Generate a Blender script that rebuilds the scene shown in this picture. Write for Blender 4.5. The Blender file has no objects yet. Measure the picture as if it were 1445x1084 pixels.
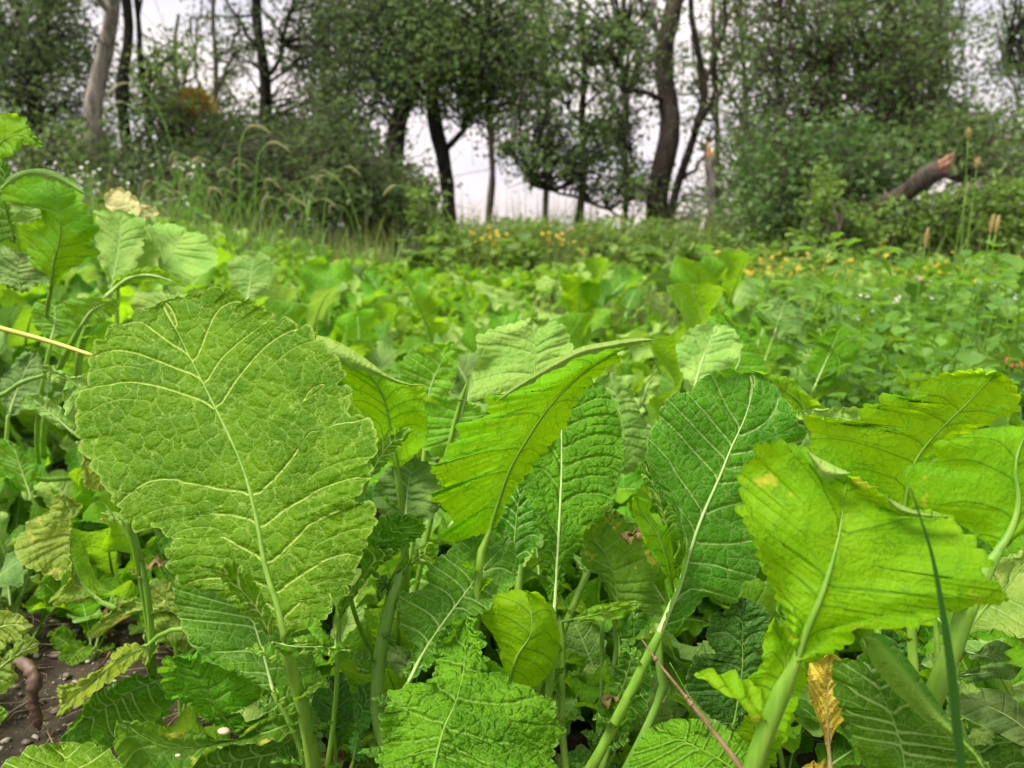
import bpy, math, random
import numpy as np
from mathutils import Vector, Matrix
R = math.radians
rng = np.random.default_rng(7)
random.seed(7)
sc = bpy.context.scene
col = sc.collection

# ------------------------------------------------------------------ camera
F = 1043.0                       # focal length in pixels of the 1445 px wide photograph
CAM = np.array([0.0, 0.0, 0.40])
PITCH = R(12.0)
cd = bpy.data.cameras.new('camera'); co = bpy.data.objects.new('camera', cd); col.objects.link(co)
co.location = CAM; co.rotation_euler = (R(90) - PITCH, 0, 0)
cd.sensor_width = 36; cd.lens = 36 * F / 1445
cd.clip_start = 0.02; cd.clip_end = 2000
cd.dof.use_dof = True; cd.dof.focus_distance = 0.425; cd.dof.aperture_fstop = 10.5; cd.dof.aperture_blades = 0
sc.camera = co
# ------------------------------------------------------------------ daylight
SUN_EL, SUN_AZ = 60.0, 112.0      # high, from the left and slightly behind the camera
w = bpy.data.worlds.new('World'); sc.world = w; w.use_nodes = True
nt = w.node_tree; nt.nodes.clear()
def wn(t, **k):
    n = nt.nodes.new(t)
    for a, b in k.items(): setattr(n, a, b)
    return n
out = wn('ShaderNodeOutputWorld'); bg = wn('ShaderNodeBackground'); bg.inputs[1].default_value = 0.1
sky = wn('ShaderNodeTexSky', sky_type='NISHITA'); sky.sun_disc = False
sky.sun_elevation = R(SUN_EL); sky.sun_rotation = R(-SUN_AZ)
tc = wn('ShaderNodeTexCoord'); sep = wn('ShaderNodeSeparateXYZ'); nt.links.new(tc.outputs['Generated'], sep.inputs[0])
mp = wn('ShaderNodeMapping'); mp.inputs['Scale'].default_value = (1, 1, 3.0); nt.links.new(tc.outputs['Generated'], mp.inputs[0])
no = wn('ShaderNodeTexNoise'); no.inputs['Scale'].default_value = 2.2; no.inputs['Detail'].default_value = 6; no.inputs['Roughness'].default_value = .55
nt.links.new(mp.outputs[0], no.inputs['Vector'])
# overcast: brighter towards the zenith, pinkish towards the horizon
rp = wn('ShaderNodeValToRGB'); e = rp.color_ramp.elements
e[0].position = 0.0; e[0].color = (1.0, .86, .81, 1)
e[1].position = 1.0; e[1].color = (1.0, 1.0, 1.0, 1)
for p, c in ((.09, (.92, .86, .87, 1)), (.26, (.93, .88, .88, 1)), (.42, (.93, .91, .92, 1))):
    x = rp.color_ramp.elements.new(p); x.color = c
nt.links.new(sep.outputs[2], rp.inputs[0])
rc = wn('ShaderNodeValToRGB'); e = rc.color_ramp.elements
e[0].position = .38; e[0].color = (.76, .77, .84, 1); e[1].position = .57; e[1].color = (1.10, 1.05, 1.0, 1)
nt.links.new(no.outputs['Fac'], rc.inputs[0])
mu = wn('ShaderNodeVectorMath', operation='MULTIPLY'); nt.links.new(rp.outputs[0], mu.inputs[0]); nt.links.new(rc.outputs[0], mu.inputs[1])
sca = wn('ShaderNodeVectorMath', operation='SCALE'); sca.inputs['Scale'].default_value = 9.0; nt.links.new(mu.outputs[0], sca.inputs[0])
mx = wn('ShaderNodeMix', data_type='RGBA'); mx.inputs[0].default_value = .9
nt.links.new(sky.outputs[0], mx.inputs[6]); nt.links.new(sca.outputs[0], mx.inputs[7])
nt.links.new(mx.outputs[2], bg.inputs[0]); nt.links.new(bg.outputs[0], out.inputs[0])
sd = bpy.data.lights.new('sun', 'SUN'); so = bpy.data.objects.new('sun', sd); col.objects.link(so)
sd.energy = 4.5; sd.angle = R(24); sd.color = (1.0, .95, .84)
so.rotation_euler = (R(-(90 - SUN_EL)), 0, R(SUN_AZ))    # the light comes from this compass side
vs = sc.view_settings; vs.view_transform = 'Standard'; vs.look = 'None'; vs.exposure = 0.66; vs.gamma = 1; vs.use_curve_mapping = False
sc.cycles.use_denoising = True; sc.cycles.max_bounces = 8; sc.cycles.transparent_max_bounces = 8
sc.cycles.sample_clamp_indirect = 4

# ------------------------------------------------------------------ helpers
cp, sp_ = math.cos(PITCH), math.sin(PITCH)
FWD = np.array([0, cp, -sp_]); UP = np.array([0, sp_, cp]); RT = np.array([1.0, 0, 0])
def P(px, py, d):
    px = np.asarray(px, float); py = np.asarray(py, float); d = np.asarray(d, float)
    return CAM + d[..., None] * (FWD + ((px - 722.5) / F)[..., None] * RT + ((542 - py) / F)[..., None] * UP)
def sstep(a, b, x):
    t = np.clip((np.asarray(x, float) - a) / (b - a), 0, 1); return t * t * (3 - 2 * t)
def terrain(x, y):
    x = np.asarray(x, float); y = np.asarray(y, float)
    h = .16 * np.log1p(np.exp((-x - .9) * 3)) / 3 * sstep(.5, 3.5, y) * (1 - .7 * sstep(-5, -14, x))
    h = h + .05 * sstep(1, 4, x) * sstep(1, 5, y)
    h = h + .012 * np.sin(x * 3.1 + y * 1.3) * np.sin(y * 2.3 - x) * sstep(.8, 2, y)
    return h - 2.6 * sstep(13, 60, y) - 14 * sstep(60, 500, np.hypot(x, y))
def crown_at(px, d):
    x = (px - 722.5) / F * d; y = (d - .4 * sp_) / cp
    return np.array([x, y, float(terrain(x, y))])
def ground(px, dist):
    x = (px - 722.5) / F * dist * .99
    return np.array([x, dist, float(terrain(x, dist))])

def link(o, parent=None):
    col.objects.link(o)
    if parent is not None: o.parent = parent
    return o
def tag(o, label=None, cat=None, group=None, kind=None):
    if label: o['label'] = label
    if cat: o['category'] = cat
    if group: o['group'] = group
    if kind: o['kind'] = kind
    return o
def thing(name, label, cat, loc, group=None):
    o = bpy.data.objects.new(name, None); o.location = loc; o.empty_display_size = .05
    link(o); return tag(o, label, cat, group)
def mesh(name, V, Fs, mats, mi=None, smooth=True, uv=None, vec=None, rnd=None):
    """V (N,3); Fs list of index arrays (quads or triangles)"""
    me = bpy.data.meshes.new(name)
    V = np.asarray(V, np.float32); nv = len(V)
    Fs = [np.asarray(f, np.int32) for f in Fs if len(f)]
    loops = np.concatenate([f.ravel() for f in Fs]); tot = np.concatenate([np.full(len(f), f.shape[1], np.int32) for f in Fs])
    st = np.concatenate([[0], np.cumsum(tot)[:-1]]).astype(np.int32)
    me.vertices.add(nv); me.vertices.foreach_set('co', V.ravel())
    me.loops.add(len(loops)); me.loops.foreach_set('vertex_index', loops)
    me.polygons.add(len(tot)); me.polygons.foreach_set('loop_start', st)
    if mi is not None: me.polygons.foreach_set('material_index', np.asarray(mi, np.int32))
    me.polygons.foreach_set('use_smooth', np.full(len(tot), smooth))
    if uv is not None:
        l = me.uv_layers.new(name='UVMap'); l.data.foreach_set('uv', np.asarray(uv, np.float32)[loops].ravel())
    if vec is not None:
        a = me.attributes.new('lp', 'FLOAT_VECTOR', 'POINT'); a.data.foreach_set('vector', np.asarray(vec, np.float32).ravel())
    if rnd is not None:
        a = me.attributes.new('rnd', 'FLOAT', 'POINT'); a.data.foreach_set('value', np.asarray(rnd, np.float32))
    for m in (mats if isinstance(mats, (list, tuple)) else [mats]): me.materials.append(m)
    me.update(calc_edges=True)
    return me
def obj(name, me, parent=None, loc=None):
    o = bpy.data.objects.new(name, me)
    if loc is not None: o.location = loc
    return link(o, parent)

def tube(path, rad, seg=6, cap=True):
    path = np.asarray(path, float); n = len(path)
    rad = np.broadcast_to(np.asarray(rad, float), (n,))
    T = np.gradient(path, axis=0); T /= np.linalg.norm(T, axis=1)[:, None] + 1e-12
    ref = np.array([0.0, 0, 1]) if abs(T[0][2]) < .9 else np.array([1.0, 0, 0])
    A = np.zeros_like(path); a = np.cross(T[0], ref); a /= np.linalg.norm(a)
    for i in range(n):
        a = a - T[i] * a.dot(T[i]); a /= np.linalg.norm(a) + 1e-12; A[i] = a
    B = np.cross(T, A); th = np.linspace(0, 2 * np.pi, seg, endpoint=False)
    gr = (1 + (.10 * np.cos(4 * th) + .05 * np.cos(7 * th + 1) if seg >= 8 else 0 * th))[None, :, None]
    V = path[:, None] + rad[:, None, None] * gr * (np.cos(th)[None, :, None] * A[:, None] + np.sin(th)[None, :, None] * B[:, None])
    V = V.reshape(-1, 3); i = np.arange(n - 1)[:, None] * seg; j = np.arange(seg)[None]; k = (j + 1) % seg
    Q = np.stack([i + j, i + k, i + seg + k, i + seg + j], -1).reshape(-1, 4)
    if cap:
        V = np.vstack([V, path[0], path[-1]]); c0, c1 = n * seg, n * seg + 1; j = np.arange(seg); k = (j + 1) % seg
        Tn = np.vstack([np.stack([k, j, np.full(seg, c0)], -1), np.stack([(n - 1) * seg + j, (n - 1) * seg + k, np.full(seg, c1)], -1)])
    else: Tn = np.zeros((0, 3), int)
    return V, Q, Tn
class Acc:
    """collects pieces into one mesh"""
    def __init__(s): s.V = []; s.Q = []; s.T = []; s.mq = []; s.mt = []; s.r = []; s.n = 0
    def add(s, V, Q=None, T=None, m=0, r=.5):
        V = np.asarray(V, float)
        if Q is not None and len(Q): s.Q.append(np.asarray(Q) + s.n); s.mq.append(np.full(len(Q), m))
        if T is not None and len(T): s.T.append(np.asarray(T) + s.n); s.mt.append(np.full(len(T), m))
        s.V.append(V); s.r.append(np.broadcast_to(np.asarray(r, float), (len(V),))); s.n += len(V)
    def tube(s, path, rad, seg=5, m=0, r=.5, cap=False):
        s.add(*tube(path, rad, seg, cap), m=m, r=r)
    def build(s, name, mats, origin=(0, 0, 0), smooth=True):
        Fs = []; mi = []
        if s.Q: Fs.append(np.vstack(s.Q)); mi += s.mq
        if s.T: Fs.append(np.vstack(s.T)); mi += s.mt
        return mesh(name, np.vstack(s.V) - np.asarray(origin), Fs, mats, np.concatenate(mi), smooth, rnd=np.concatenate(s.r))
def cr(pts, n):
    """smooth curve through points, resampled to n points evenly by length"""
    p = np.asarray(pts, float)
    if len(p) == 2: return p[0] + (p[1] - p[0]) * np.linspace(0, 1, n)[:, None]
    q = np.vstack([2 * p[0] - p[1], p, 2 * p[-1] - p[-2]]); o = []
    for i in range(1, len(q) - 2):
        t = np.linspace(0, 1, 14, endpoint=False)[:, None]; a, b, c, d = q[i - 1], q[i], q[i + 1], q[i + 2]
        o.append(.5 * (2 * b + (c - a) * t + (2 * a - 5 * b + 4 * c - d) * t ** 2 + (3 * b - a - 3 * c + d) * t ** 3))
    o.append(p[-1:]); o = np.vstack(o)
    L = np.concatenate([[0], np.cumsum(np.linalg.norm(np.diff(o, axis=0), axis=1))]); s = np.linspace(0, L[-1], n)
    return np.stack([np.interp(s, L, o[:, k]) for k in range(o.shape[1])], -1)
def wob(s, seed, f0=3, oct=4, gain=.55):
    r = np.random.default_rng(seed); v = 0; a = 1; f = f0
    for _ in range(oct):
        v = v + a * np.sin(2 * np.pi * (f * s + r.random())); a *= gain; f *= 1.9 + .3 * r.random()
    return v

# ------------------------------------------------------------------ materials
class N:
    def __init__(s, name):
        s.m = bpy.data.materials.new(name); s.m.use_nodes = True; s.t = s.m.node_tree; s.t.nodes.clear()
        s.out = s.t.nodes.new('ShaderNodeOutputMaterial')
    def n(s, t, **k):
        x = s.t.nodes.new(t)
        for a, b in k.items(): setattr(x, a, b)
        return x
    def l(s, a, b): s.t.links.new(a, b)
    def set(s, sock, v):
        if hasattr(v, 'is_output'): s.l(v, sock)
        else: sock.default_value = v
    def math(s, op, a, b=0.0, c=0.0, clamp=False):
        x = s.n('ShaderNodeMath', operation=op, use_clamp=clamp); s.set(x.inputs[0], a); s.set(x.inputs[1], b); s.set(x.inputs[2], c); return x.outputs[0]
    def mix(s, f, a, b):
        x = s.n('ShaderNodeMix', data_type='RGBA'); s.set(x.inputs[0], f); s.set(x.inputs[6], a if hasattr(a, 'is_output') else (*a, 1)); s.set(x.inputs[7], b if hasattr(b, 'is_output') else (*b, 1)); return x.outputs[2]
    def mr(s, v, a, b, c=0.0, d=1.0):
        x = s.n('ShaderNodeMapRange', interpolation_type='SMOOTHSTEP'); s.set(x.inputs[0], v); s.set(x.inputs[1], a); s.set(x.inputs[2], b); s.set(x.inputs[3], c); s.set(x.inputs[4], d); return x.outputs[0]
    def noise(s, vec, sc_, det=3, rough=.5, col=False):
        x = s.n('ShaderNodeTexNoise'); s.l(vec, x.inputs['Vector']); x.inputs['Scale'].default_value = sc_; x.inputs['Detail'].default_value = det; x.inputs['Roughness'].default_value = rough
        return x.outputs[1] if col else x.outputs[0]
    def vor(s, vec, scale, feat='DISTANCE_TO_EDGE'):
        x = s.n('ShaderNodeTexVoronoi', feature=feat); s.l(vec, x.inputs['Vector']); x.inputs['Scale'].default_value = scale; return x.outputs['Distance']
def leaf_mat(name, dark, light, vein, trans, tf=.42, cell=9.0, relief=1.0, vstr=.75, side=1, blotch=0.0, yellow=(.45, .40, .03), rough=.54, fine=True, specks=True, gloss=.13, dots=0.0, holes=0.0):
    warm = lambda q, k=1.12, m=.94: (q[0] * k, q[1] * m, q[2] * .6)
    dark, light, trans = warm(dark), warm(light), warm(trans, 1.15, 1.02)
    g = N(name)
    uv = g.n('ShaderNodeUVMap'); uv.uv_map = 'UVMap'; U = uv.outputs[0]        # millimetres
    at = g.n('ShaderNodeAttribute'); at.attribute_name = 'lp'; se = g.n('ShaderNodeSeparateXYZ'); g.l(at.outputs['Vector'], se.inputs[0])
    phi, av, spc = se.outputs
    oi = g.n('ShaderNodeObjectInfo')
    # warp
    def warp(scale, amt):
        c = g.noise(U, scale, 2, .5, True); v = g.n('ShaderNodeVectorMath', operation='SUBTRACT'); g.l(c, v.inputs[0]); v.inputs[1].default_value = (.5, .5, .5)
        v2 = g.n('ShaderNodeVectorMath', operation='SCALE'); g.l(v.outputs[0], v2.inputs[0]); v2.inputs['Scale'].default_value = amt
        v3 = g.n('ShaderNodeVectorMath', operation='ADD'); g.l(U, v3.inputs[0]); g.l(v2.outputs[0], v3.inputs[1]); return v3.outputs[0]
    W = warp(.35 if cell > 6 else .6, cell * .42)
    # secondary veins: distance in mm to the nearest half-integer phase
    ph = phi
    fr = g.math('ABSOLUTE', g.math('SUBTRACT', g.math('FRACT', ph), .5)); ds = g.math('MULTIPLY', fr, spc)
    ws = g.math('MULTIPLY_ADD', av, -.55, .95)
    vs_ = g.math('SUBTRACT', 1.0, g.mr(ds, g.math('MULTIPLY', ws, .35), ws))
    te = g.math('MULTIPLY', g.vor(W, 1 / cell), cell); vt = g.math('MULTIPLY', g.math('SUBTRACT', 1.0, g.mr(te, .08, .36)), g.mr(g.noise(U, .11, 2), .30, .60, .35, 1.0))
    bul = g.math('MULTIPLY', g.mr(te, 0.0, cell * .33), .9)
    sb = g.mr(ds, 0.0, 3.0)
    h = g.math('ADD', g.math('MULTIPLY', bul, cell * .068), g.math('MULTIPLY', sb, .65))
    fr2 = g.math('ABSOLUTE', g.math('SUBTRACT', g.math('FRACT', g.math('ADD', ph, .5)), .5)); d2 = g.math('MULTIPLY', fr2, spc); v2 = g.math('MULTIPLY', g.math('SUBTRACT', 1.0, g.mr(d2, .12, .45)), g.mr(av, .38, .55, 0, 1.0 if side > 0 else 0.0))
    vs_ = g.math('MAXIMUM', vs_, g.math('MULTIPLY', v2, .5)); h = g.math('ADD', h, g.math('MULTIPLY', g.mr(d2, 0.0, 1.6), g.math('MULTIPLY', g.mr(av, .38, .55), .25 if side > 0 else 0.0)))
    vm = g.math('MAXIMUM', vs_, g.math('MULTIPLY', vt, .48 if side > 0 else .8))
    if fine:
        W2 = warp(.8, 1.3); tq = g.math('MULTIPLY', g.vor(W2, 1 / (cell * .36)), cell * .36)
        vq = g.math('SUBTRACT', 1.0, g.mr(tq, .04, .26)); vm = g.math('MAXIMUM', vm, g.math('MULTIPLY', vq, .16))
        h = g.math('ADD', h, g.math('MULTIPLY', g.mr(tq, 0.0, cell * .12), cell * .016))
        h = g.math('ADD', h, g.math('MULTIPLY', g.noise(U, 1.6, 2), .10))
    big = g.noise(U, .035, 3)
    base = g.mix(g.mr(big, .3, .7), dark, light)
    hs = g.n('ShaderNodeHueSaturation'); g.l(base, hs.inputs['Color'])
    g.l(g.math('MULTIPLY_ADD', oi.outputs['Random'], .034, .483), hs.inputs['Hue'])
    g.l(g.math('MULTIPLY_ADD', g.math('FRACT', g.math('MULTIPLY', oi.outputs['Random'], 7.31)), .42, .80), hs.inputs['Value']); base = hs.outputs[0]
    mott = g.noise(U, .5, 2); base = g.mix(g.mr(mott, .42, .75, 0, .28), base, light)
    rimn = g.math('MULTIPLY', g.mr(av, .965, 1.0), .45); base = g.mix(rimn, base, vein)
    tcol = g.mix(g.math('MULTIPLY', vm, .6 if side < 0 else .75), trans, dark if side < 0 else vein)
    if blotch > 0:
        bn = g.noise(U, .05, 3, .6); bf = g.mr(g.math('ADD', bn, g.math('MULTIPLY', av, .10)), .72 - blotch * .22, .80 - blotch * .22)
        base = g.mix(bf, base, yellow); tcol = g.mix(bf, tcol, (yellow[0] * 1.2, yellow[1] * 1.2, yellow[2]))
        rim = g.mr(bn, .80 - blotch * .2, .84 - blotch * .2); base = g.mix(rim, base, (.40, .30, .14)); tcol = g.mix(rim, tcol, (.3, .18, .06))
    c = g.mix(g.math('MULTIPLY', vm, vstr), base, vein)
    if specks:
        f1 = g.vor(U, .22, 'F1'); sp = g.math('SUBTRACT', 1.0, g.mr(f1, .05, .085)); sel = g.mr(g.noise(U, .13, 1), .5, .56)
        c = g.mix(g.math('MULTIPLY', g.math('MULTIPLY', sp, sel), .75), c, (.50, .56, .36))
        f2 = g.vor(W, .085, 'F1'); s2 = g.math('SUBTRACT', 1.0, g.mr(f2, .02, .032)); c = g.mix(s2, c, (.02, .03, .01))
    if dots > 0:
        f3 = g.vor(W, .45, 'F1'); s3 = g.math('MULTIPLY', g.math('SUBTRACT', 1.0, g.mr(f3, .18, .30)), g.mr(g.noise(U, .16, 2), .45, .55)); c = g.mix(g.math('MULTIPLY', s3, dots), c, (.05, .03, .015))
    b = g.n('ShaderNodeBump'); b.inputs['Strength'].default_value = 1.0; b.inputs['Distance'].default_value = .001 * relief * side; g.l(h, b.inputs['Height'])
    pr = g.n('ShaderNodeBsdfPrincipled'); g.l(c, pr.inputs['Base Color']); pr.inputs['Roughness'].default_value = rough; pr.inputs['Specular IOR Level'].default_value = gloss
    g.l(b.outputs[0], pr.inputs['Normal'])
    g.l(g.math('MULTIPLY_ADD', g.noise(U, .25, 3), .25, rough - .12), pr.inputs['Roughness'])
    tr = g.n('ShaderNodeBsdfTranslucent'); g.l(tcol, tr.inputs[0]); g.l(b.outputs[0], tr.inputs['Normal'])
    ms = g.n('ShaderNodeMixShader'); ms.inputs[0].default_value = tf; g.l(pr.outputs[0], ms.inputs[1]); g.l(tr.outputs[0], ms.inputs[2])
    if holes > 0:          # small insect holes
        hv = g.vor(W, .05, 'F1'); hf = g.math('MULTIPLY', g.math('LESS_THAN', g.math('ADD', hv, g.math('MULTIPLY', g.noise(U, .9, 2), .10)), .05 + holes * .06), g.math('GREATER_THAN', g.noise(U, .045, 1), .52))
        tp = g.n('ShaderNodeBsdfTransparent'); m2 = g.n('ShaderNodeMixShader'); g.l(hf, m2.inputs[0]); g.l(ms.outputs[0], m2.inputs[1]); g.l(tp.outputs[0], m2.inputs[2]); g.l(m2.outputs[0], g.out.inputs[0])
    else: g.l(ms.outputs[0], g.out.inputs[0])
    return g.m
M = {}
M['fresh'] = leaf_mat('fresh leaf', (.038, .15, .003), (.078, .24, .006), (.42, .58, .12), (.18, .46, .005), .42, 11, 1.5, .92)
M['deep'] = leaf_mat('deep green leaf', (.034, .145, .005), (.068, .23, .010), (.36, .54, .16), (.14, .42, .006), .42, 7.5, 1.7, .75, holes=.4, rough=.48)
M['crinkle'] = leaf_mat('crinkled leaf', (.055, .21, .006), (.12, .36, .016), (.32, .54, .10), (.17, .48, .008), .40, 6.5, 4.2, .42, holes=.6, rough=.48)
M['dark_crinkle'] = leaf_mat('dark crinkled leaf', (.022, .125, .022), (.05, .22, .04), (.30, .48, .14), (.08, .28, .015), .30, 4.2, 4.2, .30, rough=.42)
M['glow'] = leaf_mat('backlit leaf', (.13, .38, .005), (.21, .50, .010), (.045, .16, .01), (.38, .74, .006), .60, 9, 1.1, .75, side=-1)  # bright yellow base and dark veins paint backlight into the colour
M['under'] = leaf_mat('leaf underside', (.11, .33, .005), (.18, .44, .010), (.045, .15, .008), (.34, .68, .003), .54, 12, .8, .6, side=-1, blotch=.04, yellow=(.5, .52, .04), specks=False, holes=.6)  # underside green, with light from behind painted in as brighter base, darker veins
M['pale'] = leaf_mat('pale leaf', (.15, .35, .07), (.25, .45, .12), (.38, .54, .2), (.25, .48, .05), .36, 7, 1.2, .5, holes=.6)
M['grey'] = leaf_mat('grey green leaf', (.08, .21, .06), (.17, .33, .12), (.25, .40, .16), (.12, .28, .03), .3, 8, 1.2, .4)
M['limp'] = leaf_mat('limp yellowing leaf', (.12, .26, .03), (.22, .36, .07), (.46, .52, .22), (.30, .48, .03), .42, 7, 2.0, .45, blotch=.22, yellow=(.48, .46, .10), holes=.6)
M['spotted'] = leaf_mat('leaf with yellow burn', (.05, .20, .018), (.10, .28, .03), (.30, .46, .10), (.18, .42, .02), .40, 8, 1.2, .5, blotch=.34, yellow=(.52, .50, .06), holes=.6)
M['dead'] = leaf_mat('dead yellow leaf', (.36, .34, .05), (.50, .48, .09), (.34, .24, .07), (.42, .38, .05), .35, 6, 1.5, .4, blotch=.2, dots=.85)
M['mid'] = leaf_mat('field leaf', (.045, .17, .006), (.12, .35, .02), (.36, .52, .14), (.28, .60, .01), .42, 8, 1.3, .55, fine=False, holes=.7)
M['midpale'] = leaf_mat('pale field leaf', (.14, .33, .08), (.26, .46, .15), (.42, .58, .24), (.28, .54, .06), .36, 8, 1.2, .5, fine=False, holes=.7)
M['midglow'] = leaf_mat('bright field leaf', (.08, .27, .010), (.15, .38, .02), (.12, .28, .02), (.30, .62, .010), .52, 9, 1.0, .4, fine=False, holes=.7)
def plain(name, c1, c2, scale=20, rough=.6, tf=0, tcol=None, bump=0, stretch=None, rnd=False, spec=.4):
    g = N(name); tc_ = g.n('ShaderNodeTexCoord'); V = tc_.outputs['Object']
    if stretch:
        m_ = g.n('ShaderNodeMapping'); m_.inputs['Scale'].default_value = stretch; g.l(V, m_.inputs[0]); V = m_.outputs[0]
    nz = g.noise(V, scale, 5, .6); f = g.mr(nz, .3, .7)
    if rnd:
        at = g.n('ShaderNodeAttribute'); at.attribute_name = 'rnd'; f = g.math('ADD', g.math('MULTIPLY', f, .35), g.math('MULTIPLY', at.outputs['Fac'], .75), clamp=True)
    c = g.mix(f, c1, c2); pr = g.n('ShaderNodeBsdfPrincipled'); g.l(c, pr.inputs['Base Color']); pr.inputs['Roughness'].default_value = rough; pr.inputs['Specular IOR Level'].default_value = spec
    if bump:
        b = g.n('ShaderNodeBump'); b.inputs['Distance'].default_value = bump; b.inputs['Strength'].default_value = 1; g.l(nz, b.inputs['Height']); g.l(b.outputs[0], pr.inputs['Normal'])
    if tf:
        tr = g.n('ShaderNodeBsdfTranslucent'); tr.inputs[0].default_value = (*tcol, 1); ms = g.n('ShaderNodeMixShader'); ms.inputs[0].default_value = tf
        g.l(pr.outputs[0], ms.inputs[1]); g.l(tr.outputs[0], ms.inputs[2]); g.l(ms.outputs[0], g.out.inputs[0])
    else: g.l(pr.outputs[0], g.out.inputs[0])
    return g.m
M['stalk'] = plain('stalk', (.12, .28, .03), (.22, .40, .06), 55, .5, .25, (.35, .55, .05), .0007, (2.5, 2.5, .16))
M['rib_pale'] = plain('pale rib', (.30, .47, .12), (.40, .56, .19), 60, .45, .15, (.5, .6, .2), .0002)
M['rib_green'] = plain('green rib', (.12, .28, .02), (.25, .42, .05), 55, .5, .25, (.40, .62, .04), .0005, (2.5, 2.5, .18))
M['rib_dark'] = plain('dark rib', (.12, .28, .02), (.18, .36, .03), 60, .42, .2, (.2, .4, .02), .0002)
M['yellow_stalk'] = plain('yellow stalk', (.50, .52, .08), (.62, .60, .14), 40, .4, .2, (.6, .6, .1))
M['twig'] = plain('reddish twig', (.10, .05, .025), (.24, .14, .07), 90, .55, bump=.0004)
M['straw'] = plain('straw', (.16, .11, .05), (.40, .31, .17), 50, .6, bump=.0003)
M['root'] = plain('root', (.06, .035, .022), (.13, .08, .055), 60, .55, bump=.0008)
M['stone'] = plain('stone', (.07, .05, .04), (.55, .49, .40), 30, .6, bump=.0005, rnd=True)
M['seed'] = plain('seed', (.38, .30, .18), (.55, .45, .30), 60, .5)
M['dry'] = plain('dry leaf', (.09, .07, .02), (.26, .19, .07), 60, .7, .2, (.3, .2, .08), .001)
M['grass'] = plain('grass', (.05, .14, .02), (.16, .28, .05), 5, .5, .35, (.22, .4, .04), rnd=True)
M['drygrass'] = plain('half dry grass', (.07, .16, .025), (.20, .28, .07), 5, .6, .35, (.3, .32, .08), rnd=True)
M['blade'] = plain('near grass blade', (.018, .075, .006), (.035, .12, .01), 60, .45, .3, (.08, .3, .02), stretch=(1, 1, .1))
M['weedleaf'] = plain('weed leaves', (.04, .14, .008), (.17, .33, .04), 8, .5, .4, (.2, .42, .02), rnd=True)
M['cover'] = plain('small leaves', (.02, .08, .006), (.13, .25, .025), 8, .5, .35, (.14, .34, .03), rnd=True)
M['bark_dark'] = plain('dark bark', (.018, .016, .014), (.055, .048, .04), 9, .9, bump=.02, stretch=(3, 3, .5), spec=.2)
M['bark_grey'] = plain('grey bark', (.12, .105, .09), (.34, .30, .26), 9, .9, bump=.02, stretch=(3, 3, .5), spec=.2)
M['bark_brown'] = plain('brown bark', (.045, .036, .03), (.12, .095, .08), 9, .9, bump=.02, stretch=(3, 3, .5), spec=.2)
M['splinter'] = plain('splintered wood', (.20, .09, .06), (.50, .28, .19), 14, .8, bump=.01, stretch=(4, 4, .6))
M['split_orange'] = plain('fresh split wood', (.48, .25, .12), (.72, .42, .22), 10, .8)
M['crown_dark'] = plain('dark tree leaves', (.02, .045, .012), (.13, .20, .055), 2, .6, .36, (.14, .21, .07), rnd=True, spec=.25)
M['crown_mid'] = plain('green tree leaves', (.03, .07, .018), (.17, .27, .065), 2, .6, .38, (.20, .30, .09), rnd=True, spec=.25)
M['crown_blue'] = plain('blue green tree leaves', (.03, .075, .022), (.15, .25, .075), 2, .6, .34, (.14, .26, .05), rnd=True, spec=.25)
M['crown_light'] = plain('light bush leaves', (.06, .13, .02), (.24, .36, .08), 2, .6, .38, (.25, .42, .05), rnd=True, spec=.25)
M['crown_yellow'] = plain('yellowing leaves', (.16, .15, .03), (.55, .36, .06), 2, .6, .38, (.5, .36, .05), rnd=True, spec=.25)
M['fox'] = plain('foxtail bristle', (.26, .27, .12), (.50, .48, .26), 20, .6, .4, (.5, .5, .25), rnd=True)
M['fox_gold'] = plain('golden foxtail bristle', (.36, .28, .10), (.62, .50, .24), 20, .6, .4, (.6, .5, .2), rnd=True)
M['petal_y'] = plain('yellow petal', (.50, .36, .02), (.68, .52, .05), 9, .5, .3, (.8, .5, .03), rnd=True)
M['petal_w'] = plain('white petal', (.66, .68, .58), (.86, .86, .80), 9, .5, .3, (.8, .8, .7))
M['petal_o'] = plain('orange petal', (.40, .13, .02), (.55, .22, .04), 9, .5, .3, (.8, .25, .02))

# ------------------------------------------------------------------ leaf builder (foreground leaves)
ZS = {0: (0, 0, 1.0), 1: (0, 380, 2.4083), 2: (0, 634, 2.4083), 3: (450, 400, 2.6273), 4: (450, 672, 2.6273),
      5: (895, 480, 2.6273), 6: (895, 672, 2.6273), 7: (0, 150, 2.89), 8: (0, 480, 5.161), 9: (780, 640, 5.161), 10: (760, 840, 4.443),
      11: (1100, 840, 4.188), 12: (440, 720, 4.516), 13: (0, 840, 4.444)}
def Z(z, pts):
    a, b, s = ZS[z]; return np.array([(a + x / s, b + y / s) for x, y in pts])
def teeth(L, n, amp, space, r, sharp=.75):
    """outward offset of a toothed margin along its length L (px), n samples"""
    s = np.linspace(0, L, n); o = np.zeros(n); x = 0
    edges = [0]
    while x < L: x += space * (.45 + 1.1 * r.random()); edges.append(x)
    for a, b in zip(edges[:-1], edges[1:]):
        k = (s >= a) & (s < b); t = (s[k] - a) / (b - a); A = amp * (.35 + .9 * r.random()) * min(1.4, (b - a) / space)
        o[k] = A * (1.0 * (np.sin(np.pi * t ** .8) ** .55 - .62) + 1.05 * (np.where(t < .72, (t / .72) ** .9, np.clip(1 - (t - .72) / .28, 0, 1) ** .8) - .5))
    o += amp * .22 * wob(s / L, int(r.integers(1e6)), 14, 3)
    return o
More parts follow.
